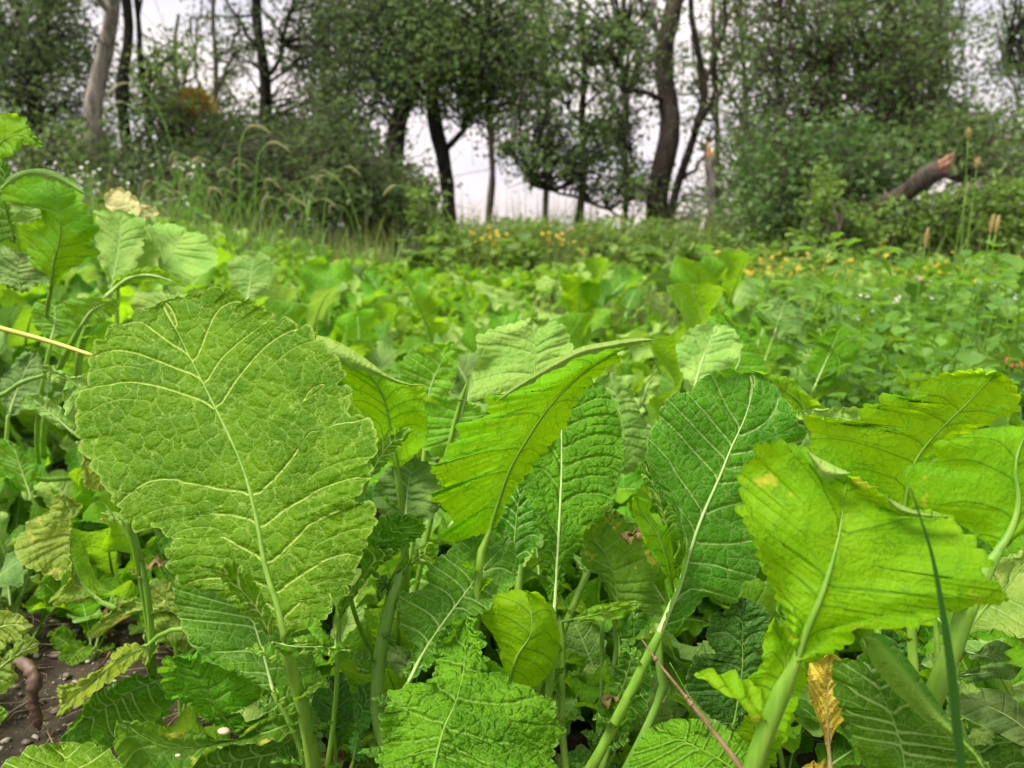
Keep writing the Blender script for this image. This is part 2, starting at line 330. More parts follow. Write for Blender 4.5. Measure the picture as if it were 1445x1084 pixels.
def leaf(root, crown, zm, Lp, Rp, Mp, d, mat, side=(0, 0), bend=0, tooth=(4.5, 20), nsec=9, seed=1, quilt=.6, wave=.004, ruffle=.003, res=1.0,
         pet=None, pd=None, r0=3.0, rib='rib_pale', ribr=None, gam=1.0, crumple=0.0, label=None, nopet=False, name='leaf', stub=0):
    r = np.random.default_rng(seed)
    L0, R0, M0 = Z(zm, Lp), Z(zm, Rp), Z(zm, Mp)
    lenL = np.linalg.norm(np.diff(L0, axis=0), axis=1).sum(); lenR = np.linalg.norm(np.diff(R0, axis=0), axis=1).sum()
    ns = int(np.clip(max(lenL, lenR) / 2.3 * res, 24, 330)); wd = max(np.abs(L0[:, 0].min() - R0[:, 0].max()), np.abs(L0[:, 1].min() - R0[:, 1].max()))
    nv = int(np.clip(wd / 2 / 3.0 * res, 8, 80))
    L, Rr = cr(L0, ns), cr(R0, ns); s = np.linspace(0, 1, ns)
    mm = cr(M0, 400); ms_ = s ** gam; Mx = np.stack([np.interp(ms_, np.linspace(0, 1, 400), mm[:, k]) for k in range(2)], -1)
    fade = sstep(0, .06, s) * sstep(1.0, .95, s)
    if tooth:
        for E, ln in ((L, lenL), (Rr, lenR)):
            nrm = E - Mx; nrm /= np.linalg.norm(nrm, axis=1)[:, None] + 1e-6
            tg = np.gradient(E, axis=0); tg /= np.linalg.norm(tg, axis=1)[:, None] + 1e-6; pn = np.stack([tg[:, 1], -tg[:, 0]], -1)
            pn *= np.sign((pn * nrm).sum(1))[:, None]
            E += pn * (teeth(ln, ns, tooth[0], tooth[1], r) * fade)[:, None]
    v = np.linspace(-1, 1, 2 * nv + 1); S, Vv = np.meshgrid(s, v, indexing='ij'); av = np.abs(Vv)
    edge = np.where((Vv < 0)[..., None], L[:, None], Rr[:, None])
    pos = Mx[:, None] + (edge - Mx[:, None]) * av[..., None]
    # depth in metres: base to tip, sideways tilt, bend, waves
    Sm = ms_[:, None] + 0 * Vv
    D = d[0] + (d[1] - d[0]) * Sm + bend * np.sin(np.pi * Sm) + np.where(Vv < 0, side[0], side[1]) * av ** 1.4 * np.sin(np.pi * np.clip(S * .9 + .08, 0, 1)) ** .5
    D = D + wave * (np.sin(2 * np.pi * (1.3 * S + .5 * Vv + r.random())) * .6 + np.sin(2 * np.pi * (2.3 * S - .8 * Vv + r.random())) * .4) * av
    D = D + ruffle * av ** 3 * np.sin(2 * np.pi * (nsec * .55 * S + r.random()) + 1.5 * Vv)
    X = P(pos[..., 0], pos[..., 1], D)
    # metric scale of the vein phase
    Sw = S + sum(.05 / (q + 1) * np.sin(2 * np.pi * ((q + 1.3) * S + r.random()) + np.sign(Vv) * .8 * r.random()) for q in range(3)) * sstep(0, .1, S) * sstep(1, .9, S)
    phi = nsec * Sw + .10 * np.sin(pos[..., 0] * .02 + np.sin(pos[..., 1] * .02 + seed)) * av + .10 * np.sign(Vv) * sstep(0, .08, av) + .25 * np.sin(3 * av + r.random() * 6) * av
    # veins leave the midrib steeply and bow towards the tip
    phi = phi - 1.5 * (av - .62 * av ** 2) * nsec / 9
    dS = np.gradient(X, axis=0); dV = np.gradient(X, axis=1)
    cr_ = np.cross(dS, dV); nl = np.linalg.norm(cr_, axis=2); nn = cr_ / (nl[..., None] + 1e-12)
    ps, pv = np.gradient(phi, axis=0), np.gradient(phi, axis=1); E_, F_, G_ = (dS * dS).sum(-1), (dS * dV).sum(-1), (dV * dV).sum(-1)
    g2 = (ps * ps * G_ - 2 * ps * pv * F_ + pv * pv * E_) / (nl ** 2 + 1e-16); spc = 1000 / np.sqrt(g2 + 1e-9)
    md = np.median(spc); spc = np.clip(np.where(spc > 3.4 * md, spc * 8, spc), 2, 600)
    facing = np.sign(((CAM - X) * nn).sum(-1).mean()); nn = nn * facing
    fr = np.abs((phi % 1) - .5) * 2       # 0 at the vein
    h = .6 * quilt * .001 * (np.minimum(fr * 1.8, 1) ** .8 - .6) * (.55 + .45 * np.sin(pos[..., 0] * .06 + seed) * np.sin(pos[..., 1] * .05)) * sstep(0, .12, av) * sstep(1.02, .8, av)
    flat = pos * (d[0] + d[1]) / 2 / F * 1000      # mm
    if crumple:
        a = flat[..., 0]; b = flat[..., 1]; c = 0
        for k in range(7):
            th = r.random() * np.pi; f = (.35 + .65 * r.random()) * .75; c = c + np.abs(np.sin(f * (a * np.cos(th) + b * np.sin(th)) + r.random() * 6 + .8 * np.sin(.3 * a + k)))
        h = h + crumple * .001 * (c / 3.5 - 1) * sstep(0, .1, av)
    X = X + nn * h[..., None]
    V = X.reshape(-1, 3); nc = 2 * nv + 1; i = np.arange(ns - 1)[:, None] * nc; j = np.arange(nc - 1)[None]
    Q = np.stack([i + j, i + j + 1, i + nc + j + 1, i + nc + j], -1).reshape(-1, 4)
    if facing * np.sign(1) < 0: pass
    fn = np.cross(V[Q[:, 1]] - V[Q[:, 0]], V[Q[:, 3]] - V[Q[:, 0]]); 
    if ((CAM - V[Q[:, 0]]) * fn).sum(1).mean() < 0: Q = Q[:, ::-1]
    me = mesh(name, V - crown, [Q], M[mat], uv=flat.reshape(-1, 2) + seed * 37.0, vec=np.stack([phi, av, spc], -1).reshape(-1, 3))
    o = obj(name, me, root)
    if label: o['label'] = label
    # midrib and petiole as one tapering stalk
    mid = X[:, nv]
    k = max(6, ns // 5); idx = np.linspace(0, ns - 1, k).astype(int); path = mid[idx][:-1] + nn[idx, nv][:-1] * -.0002
    db = d[0]; rb = r0 / F * db
    rad = .78 * rb * (1 - np.linspace(0, 1, k)[:-1] ** .7 * .93) if ribr is None else .78 * ribr / F * db * (1 - np.linspace(0, 1, k)[:-1] ** .8 * .9)
    npet = 0
    if not nopet:
        if pet is not None:
            pz = Z(zm, pet) if not isinstance(pet, np.ndarray) else pet
            dd = np.linspace(db, pd if pd else db, len(pz) + 1)[1:]; low = P(pz[:, 0], pz[:, 1], dd)
        else: low = np.zeros((0, 3))
        pts = [mid[0]] + list(low); last = np.array(pts[-1])
        if stub == 0:
            c3 = np.asarray(crown) + np.array([r.normal() * .004, r.normal() * .004, -.004])
            dirn = (pts[-1] - (pts[-2] if len(pts) > 1 else mid[min(8, ns - 1)])); dirn = dirn / (np.linalg.norm(dirn) + 1e-9)
            gap = np.linalg.norm(c3 - last); b1 = last + dirn * gap * .35; b2 = c3 + np.array([0, 0, gap * .3])
            t = np.linspace(0, 1, 9)[1:, None]
            bz = (1 - t) ** 3 * last + 3 * t * (1 - t) ** 2 * b1 + 3 * t * t * (1 - t) * b2 + t ** 3 * c3
            pts += list(bz)
        pts = cr(np.array(pts), 18)[::-1]
        rr = rb * np.linspace(1.35, 1.0, 18)
        path = np.vstack([pts[:-1], path]); rad = np.concatenate([rr[:-1], rad]); npet = 17
    Vt, Qt, Tt = tube(path - crown, rad, 8)
    if npet and r0 >= 4 and name == 'leaf':        # small ragged lobes down the stalk
        pp = path[:npet]
        for q in range(int(3 + r0 / 3)):
            i_ = int(npet - 1 - q * 1.7 - r.random()); 
            if i_ < 3: break
            L_ = (.012 + .016 * r.random()) * (1 if r0 < 8 else 1.25) * (1 - .07 * q); az = (0 if q % 2 else np.pi) + r.normal() * .4
            key = int(r.integers(5)); lb = bpy.data.objects.new('leaf_lobe', lobe_mesh(key, M[mat])); lb.location = pp[i_] - crown; s_ = L_ / .03
            lb.scale = (s_, s_, s_); lb.rotation_euler = (r.normal() * .3, -.35 - .5 * r.random(), az); link(lb, o)
    st = obj('stalk', mesh('stalk', Vt, [Qt, Tt], [M[rib], M['rib_green' if rib != 'stalk' else 'stalk']], np.concatenate([(np.arange(len(Qt)) // 8 < npet) * 1, np.zeros(len(Tt))])), o)
    return o
LOBES = {}
def lobe_mesh(key, mat_):
    if (key, mat_.name) in LOBES: return LOBES[(key, mat_.name)]
    r = np.random.default_rng(500 + key); n, m = 22, 9; s = np.linspace(0, 1, n)[:, None]; v = np.linspace(-1, 1, m)[None]
    w_ = (.5 + .5 * r.random()) * .011 * (np.sin(np.pi * s ** .8) ** .7 * (1 + .22 * np.sin(2 * np.pi * (4.5 * s + r.random()) + (v > 0) * 2)) + .05)
    X = np.stack([s * .03 + 0 * v, w_ * v, .006 * s - .010 * s ** 2 + .35 * w_ * v ** 2 + .0012 * np.sin(20 * s + 4 * v)], -1).reshape(-1, 3)
    i = np.arange(n - 1)[:, None] * m; j = np.arange(m - 1)[None]; Q = np.stack([i + j, i + m + j, i + m + j + 1, i + j + 1], -1).reshape(-1, 4)
    vec = np.stack([4 * s + 0 * v - .5 * abs(v), abs(v) + 0 * s, np.full((n, m), 6.0)], -1).reshape(-1, 3)
    LOBES[(key, mat_.name)] = mesh('leaf_lobe', X, [Q], mat_, uv=X[:, :2] * 1000 + key * 31, vec=vec); return LOBES[(key, mat_.name)]
def strip(root, crown, zm, top, bot, d, mat, par, seed=1, name='folded_edge'):
    """part of the margin that folds over and shows the leaf's other face"""
    r = np.random.default_rng(seed); n = 60; A, B = cr(Z(zm, top), n), cr(Z(zm, bot), n); k = 7
    t = np.linspace(0, 1, k); pos = A[:, None] + (B - A)[:, None] * t[None, :, None]
    s = np.linspace(0, 1, n); pos[:, -1] += (1.6 * wob(s, seed, 5, 4))[:, None] * sstep(0, .1, s)[:, None] * sstep(1, .9, s)[:, None] * np.array([.2, 1])
    D = d[0] + (d[1] - d[0]) * s[:, None] - .006 * np.sin(np.pi * t[None]) + 0 * s[:, None]
    X = P(pos[..., 0], pos[..., 1], D); flat = pos * d[0] / F * 1000
    i = np.arange(n - 1)[:, None] * k; j = np.arange(k - 1)[None]; Q = np.stack([i + j, i + j + 1, i + k + j + 1, i + k + j], -1).reshape(-1, 4)
    vec = np.stack([0 * s[:, None] + 0 * t[None], .3 + .6 * t[None] + 0 * s[:, None], np.full((n, k), 8.0)], -1).reshape(-1, 3)
    return obj(name, mesh(name, X.reshape(-1, 3) - crown, [Q], M[mat], uv=flat.reshape(-1, 2), vec=vec), par)

# ------------------------------------------------------------------ setting: ground
def ground_sheet():
    xs = np.concatenate([-np.geomspace(900, 6, 26), np.linspace(-5.5, 5.5, 120), np.geomspace(6, 900, 26)])
    ys = np.concatenate([-np.geomspace(200, 1.2, 14), np.linspace(-1, 1.4, 110), np.linspace(1.45, 8, 90), np.geomspace(8.3, 1500, 34)])
    X, Y = np.meshgrid(xs, ys, indexing='ij'); H = terrain(X, Y)
    nr = np.random.default_rng(3); c = 0
    for k in range(16):
        th = nr.random() * 6.28; f = 18 + 90 * nr.random(); c = c + np.sin(f * (X * math.cos(th) + Y * math.sin(th)) + nr.random() * 6) * 12 / f
    H = H + .0022 * c * sstep(3, 1.0, Y) * sstep(3, 1, abs(X))
    V = np.stack([X, Y, H], -1).reshape(-1, 3); n = len(ys)
    i = np.arange(len(xs) - 1)[:, None] * n; j = np.arange(n - 1)[None]
    Q = np.stack([i + j, i + n + j, i + n + j + 1, i + j + 1], -1).reshape(-1, 4)
    g = N('soil'); t = g.n('ShaderNodeTexCoord').outputs['Object']
    n1 = g.noise(t, 30, 8, .7); n2 = g.noise(t, 4, 4); n3 = g.noise(t, 220, 4, .7)
    c1 = g.mix(g.mr(n1, .3, .7), (.018, .012, .006), (.065, .043, .022)); c1 = g.mix(g.mr(n3, .62, .70), c1, (.26, .20, .15))
    far = g.n('ShaderNodeSeparateXYZ'); g.l(t, far.inputs[0]); gr = g.mix(g.mr(n2, .35, .65), (.015, .03, .008), (.045, .06, .02))
    f = g.mr(far.outputs[1], 2.5, 6.0); c1 = g.mix(f, c1, gr)
    b = g.n('ShaderNodeBump'); b.inputs['Distance'].default_value = .006; g.l(g.math('ADD', n1, g.math('MULTIPLY', n3, .4)), b.inputs['Height'])
    p = g.n('ShaderNodeBsdfPrincipled'); g.l(c1, p.inputs['Base Color']); p.inputs['Roughness'].default_value = .85; g.l(b.outputs[0], p.inputs['Normal']); g.l(p.outputs[0], g.out.inputs[0])
    o = obj('ground', mesh('ground', V, [Q], g.m)); tag(o, 'dark soil under the crop, rising towards the trees on the left', kind='structure')
ground_sheet()

# pebbles and clods on the bare soil
def icos():
    import bmesh
    b = bmesh.new(); bmesh.ops.create_icosphere(b, subdivisions=1, radius=1); V = np.array([v.co[:] for v in b.verts]); T = np.array([[v.index for v in f.verts] for f in b.faces]); b.free(); return V, T
IV, IT = icos()
a = Acc()
for k in range(5200):
    y = .30 + 1.3 * random.random() ** 1.4; x = (random.random() * 2 - 1) * (.75 * y + .15)
    if random.random() < .45: x = -.12 - .55 * random.random(); y = .42 + .5 * random.random()
    s = .0006 + .0036 * random.random() ** 4.5
    v = IV * (s * np.array([1 + .7 * random.random(), 1, .65])) * (1 + .22 * rng.normal(size=(len(IV), 1)))
    th = random.random() * 6.28; c_, s_ = math.cos(th), math.sin(th); v = v @ np.array([[c_, s_, 0], [-s_, c_, 0], [0, 0, 1]])
    a.add(v + [x, y, float(terrain(x, y)) + s * .3], None, IT, 0, random.random() ** 2.2)
tag(obj('gravel', a.build('gravel', M['stone'])), 'small pebbles and soil crumbs scattered over the dark earth', kind='stuff')
# dry straw lying on the soil
a = Acc()
for k in range(260):
    y = .45 + 1.2 * random.random() ** 1.5; x = (random.random() * 2 - 1) * (.75 * y + .1)
    if random.random() < .4: x = -.15 - .5 * random.random(); y = .5 + .45 * random.random()
    th = random.random() * 6.28; L = .02 + .08 * random.random(); t = np.linspace(-.5, .5, 6); cv = random.gauss(0, .25)
    p = np.stack([x + L * (t * math.cos(th) - cv * t * t * math.sin(th)), y + L * (t * math.sin(th) + cv * t * t * math.cos(th)), float(terrain(x, y)) + .003 + .012 * random.random() * (.5 - t)], -1)
    a.tube(p, .0003 + .0008 * random.random() ** 2, 5, cap=True)
tag(obj('straw', a.build('straw', M['straw'])), 'dry straw and stem bits lying between the plants', kind='stuff')

# ------------------------------------------------------------------ low ground cover
def small_leaf(x, y, z, s, az, tilt, n=7):
    """rounded leaf: fan bent along its midline"""
    t = np.linspace(0, 1, 5); wdt = np.array([.12, .42, .52, .38, .06]) * s
    px = t * s; up = np.sin(tilt) * px - .25 * s * t * t; hx = np.cos(tilt) * px
    V = []
    for i in range(5):
        for sg in (-1, 0, 1): V.append((hx[i], sg * wdt[i], up[i] + (abs(sg) * .14 * s)))
    V = np.array(V); c_, s_ = math.cos(az), math.sin(az); V = np.stack([V[:, 0] * c_ - V[:, 1] * s_ + x, V[:, 0] * s_ + V[:, 1] * c_ + y, V[:, 2] + z], -1)
    return V
SLQ = np.array([[i * 3 + j, i * 3 + j + 1, i * 3 + j + 4, i * 3 + j + 3] for i in range(4) for j in range(2)])
a = Acc()
for k in range(15000):
    y = .52 + 6.0 * random.random() ** 1.6; x = (random.random() * 2 - 1) * (.74 * y + .2)
    if -.62 < x < -.17 and y < .74 and random.random() < .96: continue
    if y < .62 and random.random() < .5: continue
    s = (.008 + .014 * random.random()) * (1 + .25 * y); z = float(terrain(x, y)) + (.008 + .09 * random.random() ** 2.0) * (1 if y > .8 else .45)
    a.add(small_leaf(x, y, z, s, random.random() * 6.28, random.gauss(.3, .4)), SLQ, None, 0, random.random())
tag(obj('ground_cover', a.build('ground_cover', M['cover'])), 'low mat of small rounded weed leaves covering the soil between the crop plants', kind='stuff')
def blade_geo(x, y, z, h, az, lean, w, n=6):
    t = np.linspace(0, 1, n); r_ = h * lean * t ** 2; zz = z + h * (t - .35 * lean * t ** 2)
    cx, cy = x + r_ * math.cos(az), y + r_ * math.sin(az); ww = w * (1 - t ** 1.5) + 1e-5
    V = np.empty((2 * n, 3)); V[0::2] = np.stack([cx - ww * math.sin(az), cy + ww * math.cos(az), zz], -1); V[1::2] = np.stack([cx + ww * math.sin(az), cy - ww * math.cos(az), zz], -1)
    Q = np.array([[2 * i, 2 * i + 1, 2 * i + 3, 2 * i + 2] for i in range(n - 1)]); return V, Q
def grass(name, mat, label, pick, count, hh, ww):
    a = Acc()
    for k in range(count):
        x, y = pick(); cl = .55 + .45 * math.sin(x * 5.3 + 2 * math.sin(y * 3)) * math.sin(y * 4.1 + x); V, Q = blade_geo(x, y, float(terrain(x, y)), hh * (.3 + .9 * random.random()) * (.55 + .75 * cl), random.random() * 6.28, random.random() ** 1.3, ww * (.6 + .8 * random.random()))
        a.add(V, Q, None, 0, random.random())
    tag(obj(name, a.build(name, M[mat])), label, kind='stuff')
def in_view(y0, y1, x0=0, x1=1445, p=1.0):
    def f():
        y = y0 + (y1 - y0) * random.random() ** p; px = x0 + (x1 - x0) * random.random(); return (px - 722.5) / F * y * .99, y
    return f
grass('grass', 'grass', 'thin green grass blades coming up among the crop', in_view(.75, 4.5, -60, 1500, 1.4), 2600, .11, .0016)
grass('grass', 'drygrass', 'band of brownish half dry grass behind the crop rows', in_view(2.15, 3.7, 730, 1500), 6000, .17, .0022)
grass('grass', 'drygrass', 'rough tall grass along the foot of the trees', in_view(4.8, 8.5, -80, 1520), 8000, .34, .0045)
grass('grass', 'drygrass', 'tall brownish weeds under the gap of sky', in_view(6.0, 8.2, 600, 1100), 3500, .62, .005)
grass('grass', 'drygrass', 'tall grass under the left trees', in_view(4.6, 7.2, 60, 600), 1500, .45, .004)
grass('grass', 'grass', 'thin green weeds and grass at the right of the field', in_view(.95, 2.6, 1050, 1500), 2600, .17, .0014)

# ------------------------------------------------------------------ trees
def clump_leaves(a, c, n, rad, ls, tone, m=0, flat=.7):
    """n small folded leaves scattered round c"""
    C = rng.normal(size=(n, 3)); C /= np.linalg.norm(C, axis=1)[:, None]; C *= rad * rng.random((n, 1)) ** .5; C[:, 2] *= flat; C += c
    az = rng.random(n) * 6.28; ti = rng.normal(-.25, .55, n); ro = rng.normal(0, .7, n)
    s = ls * (.6 + .8 * rng.random(n))
    d = np.stack([np.cos(az) * np.cos(ti), np.sin(az) * np.cos(ti), np.sin(ti)], -1); sd = np.stack([-np.sin(az), np.cos(az), 0 * az], -1); up = np.cross(d, sd)
    sd = sd * np.cos(ro)[:, None] + up * np.sin(ro)[:, None]; up = np.cross(d, sd)
    s = s[:, None]; w = .36 * s
    V = np.stack([C - d * s * .5, C + sd * w + up * w * .35 - d * s * .08, C + d * s * .55, C - sd * w + up * w * .35 - d * s * .08, ], 1).reshape(-1, 3)
    b = np.arange(n)[:, None] * 4; T = np.vstack([b + [0, 1, 2], b + [0, 2, 3]])
    a.add(V, None, T, m, np.repeat(np.clip(tone + rng.normal(0, .16, n), 0, 1), 4))
def pw(px, py, dist):
    """point at a pixel ray and a ground distance (metres along Y)"""
    ray = FWD + (px - 722.5) / F * RT + (542 - py) / F * UP
    return CAM + ray * (dist / ray[1])
def wobble_path(p, n, amp, seed):
    p = cr(p, n); t = np.linspace(0, 1, n); r = np.random.default_rng(seed)
    for k in (0, 1): p[:, k] += amp * np.sin(2 * np.pi * (t * (1.5 + r.random() * 2) + r.random())) * np.sin(np.pi * t) ** .3
    return p
def tree(label, dist, trunk, w0, w1, limbs, foliage, leaf='crown_dark', bark='bark_dark', ls=.05, dens=48, name='tree', cat='tree', seed=1, rad=.40, spread=1.5, group=None, twigs=True, top=None):
    r = np.random.default_rng(seed); k = dist * 1.0 / F
    pts = [pw(x, y, dist) for x, y in trunk]
    bx, by = pts[0][0], pts[0][1]; base = np.array([bx, by, float(terrain(bx, by)) - .05])
    if pts[0][2] > base[2] + .02: pts = [base] + pts
    root = thing(name, label, cat, base, group)
    tr = wobble_path(np.array(pts), 26, w0 * k * .25, seed); rad_t = np.linspace(w0, w1, 26) / 2 * k; rad_t[0] *= 1.35; rad_t[1] *= 1.12
    Vt, Qt, Tt = tube(tr, rad_t * (1 + .08 * r.normal(size=26)), 12); Vt = Vt + r.normal(size=Vt.shape) * w0 * k * .018
    obj('trunk', mesh('trunk', Vt - base, [Qt, Tt], M[bark]), root)
    segs = [(tr, rad_t)]
    for n_, lb in enumerate(limbs):
        wa, wb = lb[0]; lp = [pw(x, y, dist + dd) for (x, y), dd in zip(lb[1], np.linspace(0, r.normal() * .5, len(lb[1])))]
        # the limb starts inside whatever it grows from
        q = lp[0]; best = min(((np.linalg.norm(s_[0] - q, axis=1).min(), i) for i, s_ in enumerate(segs)))[1]; j = np.linalg.norm(segs[best][0] - q, axis=1).argmin()
        lp[0] = segs[best][0][j]
        pth = wobble_path(np.array(lp), 14, wa * k * .5, seed * 31 + n_); rr = np.linspace(wa, wb, 14) / 2 * k
        V_, Q_, T_ = tube(pth, rr, 8); obj('branch', mesh('branch', V_ - base, [Q_, T_], M[bark]), root); segs.append((pth, rr))
    allp = np.vstack([s_[0] for s_ in segs]); a = Acc(); tw = Acc()
    for (cx, cy, rx, ry, n) in foliage:
        tone0 = .35 + .25 * r.random()
        for _ in range(int(n * 1.45)):
            u = r.normal(size=2); u /= max(np.linalg.norm(u), 1e-6); u *= r.random() ** .5
            c = pw(cx + u[0] * rx, cy + u[1] * ry, dist + (r.random() * 2 - 1) * spread)
            clump_leaves(a, c, int(dens * (.5 + r.random())), rad * (.6 + .8 * r.random()), ls, np.clip(tone0 + r.normal(0, .16) - .0 * u[1], .02, .95))
            if twigs:
                dd = np.linalg.norm(allp - c, axis=1) + .5 * np.maximum(allp[:, 2] - c[2] + .2, 0); q = allp[dd.argmin()]
                if np.linalg.norm(q - c) < 5:
                    mid = (q + c) / 2 + r.normal(size=3) * .1 * np.linalg.norm(q - c) + np.array([0, 0, .08]); tw.tube(cr([q, mid, c], 6), np.linspace(.016, .004, 6) * dist / 9, 4)
                    for _k in range(2):
                        e_ = c + r.normal(size=3) * rad * .8; tw.tube(np.array([c, (c + e_) / 2 + r.normal(size=3) * .03, e_]), [.005 * dist / 9, .0035 * dist / 9, .002], 3)
    if a.n:
        tag(obj('crown', a.build('crown', M[leaf], base, smooth=False), root), kind='stuff')
    if tw.n: tag(obj('twigs', tw.build('twigs', M[bark], base), root), kind='stuff')
    return root
# upper parts go on above the frame
tree('pale grey leaning trunk standing at the field edge on the left', 7.5, [(146, 232), (141, 190), (137, 130), (142, 70), (158, 0), (176, -120), (190, -330)], 25, 12, [((8, 3), [(150, 20), (90, -60), (40, -160)])],
     [(120, -150, 170, 120, 26), (60, -60, 120, 60, 16)], 'crown_dark', 'bark_grey', seed=2)
tree('slim black trunk close behind the pale leaning one', 8.8, [(180, 230), (178, 120), (174, 0), (168, -200)], 17, 9, [], [(230, -180, 120, 110, 18)], seed=3)
tree('thin curved dark trunk right of the slim black one', 9.2, [(212, 235), (208, 150), (196, 60), (192, -60), (196, -220)], 9, 5, [], [(240, -80, 70, 60, 8), (232, 75, 38, 26, 7)], 'crown_light', seed=4)
tree('dense dark leafy tree filling the upper left corner', 9.5, [(48, 240), (52, 120), (60, -120), (50, -300)], 20, 10, [((8, 3), [(52, 120), (20, 60), (-20, 0)])],
     [(40, 130, 110, 90, 62), (20, 40, 90, 60, 40), (110, 120, 45, 80, 18), (70, -90, 160, 90, 40), (100, 20, 55, 40, 12)], 'crown_dark', seed=5)
tree('black forked trunk in sparse open leaves left of centre', 9.6, [(378, 250), (372, 165), (368, 90), (366, 30), (372, -80), (376, -300)], 17, 8, [((7, 3), [(370, 130), (400, 60), (412, 0), (420, -90)]), ((6, 2), [(367, 60), (330, 20), (310, -40)]), ((4, 2), [(372, 120), (440, 70), (480, 30)])],
     [(340, 30, 50, 60, 9), (420, 40, 50, 70, 13), (430, 140, 60, 60, 20), (390, 215, 80, 50, 36), (470, 60, 45, 90, 20), (370, -120, 160, 110, 40)], 'crown_dark', seed=6, dens=26)
tree('black leaning trunk behind the shrubs left of the forked tree', 9.0, [(552, 330), (556, 250), (566, 180), (578, 130), (582, 80), (596, -40), (600, -260)], 27, 12, [((12, 5), [(574, 150), (556, 90), (545, 30), (530, -80)]), ((10, 5), [(580, 110), (600, 60), (612, 10), (640, -100)])],
     [(560, 60, 85, 65, 42), (510, 120, 60, 60, 24), (600, 20, 90, 50, 34), (520, 20, 60, 60, 20), (570, -120, 150, 110, 46)], 'crown_dark', seed=7)
tree('black trunk forking into a Y against the pale sky in the centre', 8.6, [(632, 345), (630, 290), (628, 240), (626, 210), (617, 160), (612, 90), (618, 0), (610, -240)], 20, 10, [((9, 4), [(627, 215), (645, 195), (658, 165), (668, 120), (690, 40), (700, -90)])],
     [(640, 110, 90, 45, 44), (690, 70, 80, 60, 36), (620, 60, 70, 40, 24), (700, 150, 60, 24, 14), (650, -100, 150, 110, 50), (720, 20, 60, 50, 18)], 'crown_mid', seed=8)
tree('slender spreading tree with drooping leafy branches right of the Y trunk', 8.2, [(818, 352), (821, 290), (822, 200), (826, 120), (820, 40), (824, -160)], 11, 4,
     [((5, 2), [(821, 250), (780, 215), (740, 200), (710, 215)]), ((5, 2), [(822, 225), (860, 200), (890, 210)]), ((4, 2), [(822, 280), (780, 270), (750, 262)]), ((4, 2), [(822, 170), (780, 130), (750, 110)]), ((4, 2), [(823, 150), (860, 110), (880, 60)]), ((5, 2), [(822, 290), (866, 300), (900, 322)])],
     [(740, 215, 55, 22, 20), (770, 245, 50, 14, 9), (840, 235, 60, 34, 34), (800, 190, 60, 24, 20), (870, 270, 40, 22, 11), (770, 110, 50, 40, 16), (850, 90, 50, 55, 16), (800, 40, 90, 40, 24), (890, 50, 45, 50, 14), (860, 170, 32, 20, 7), (820, -110, 110, 90, 30)], 'crown_mid', seed=9, dens=22, rad=.2)
tree('tall brown trunk standing beside the many stemmed tree right of centre', 8.8, [(930, 318), (936, 240), (941, 160), (945, 80), (946, 10), (950, -160), (944, -330)], 30, 15, [((10, 4), [(941, 150), (910, 130), (880, 128)]), ((6, 3), [(945, 60), (915, 30), (900, -20)])],
     [(930, 60, 30, 60, 8), (900, 20, 40, 30, 8), (940, -170, 130, 110, 34), (905, 260, 22, 30, 5)], 'crown_mid', 'bark_brown', seed=10, dens=26)
tree('leaning bundle of thin grey stems right of the tall brown trunk', 9.0, [(946, 320), (958, 260), (975, 200), (992, 130), (985, 70), (978, 0), (990, -160)], 12, 5,
     [((8, 3), [(975, 200), (1000, 150), (1010, 90), (1022, 20), (1030, -60)]), ((7, 3), [(990, 140), (1012, 60), (1040, 0)]), ((5, 2), [(960, 250), (985, 235), (1000, 200)])],
     [(1000, 130, 30, 30, 5), (1000, 175, 40, 22, 7), (1030, 60, 28, 50, 7), (985, 300, 36, 18, 7), (1010, -120, 110, 80, 22)], 'crown_mid', 'bark_brown', seed=11, dens=16)
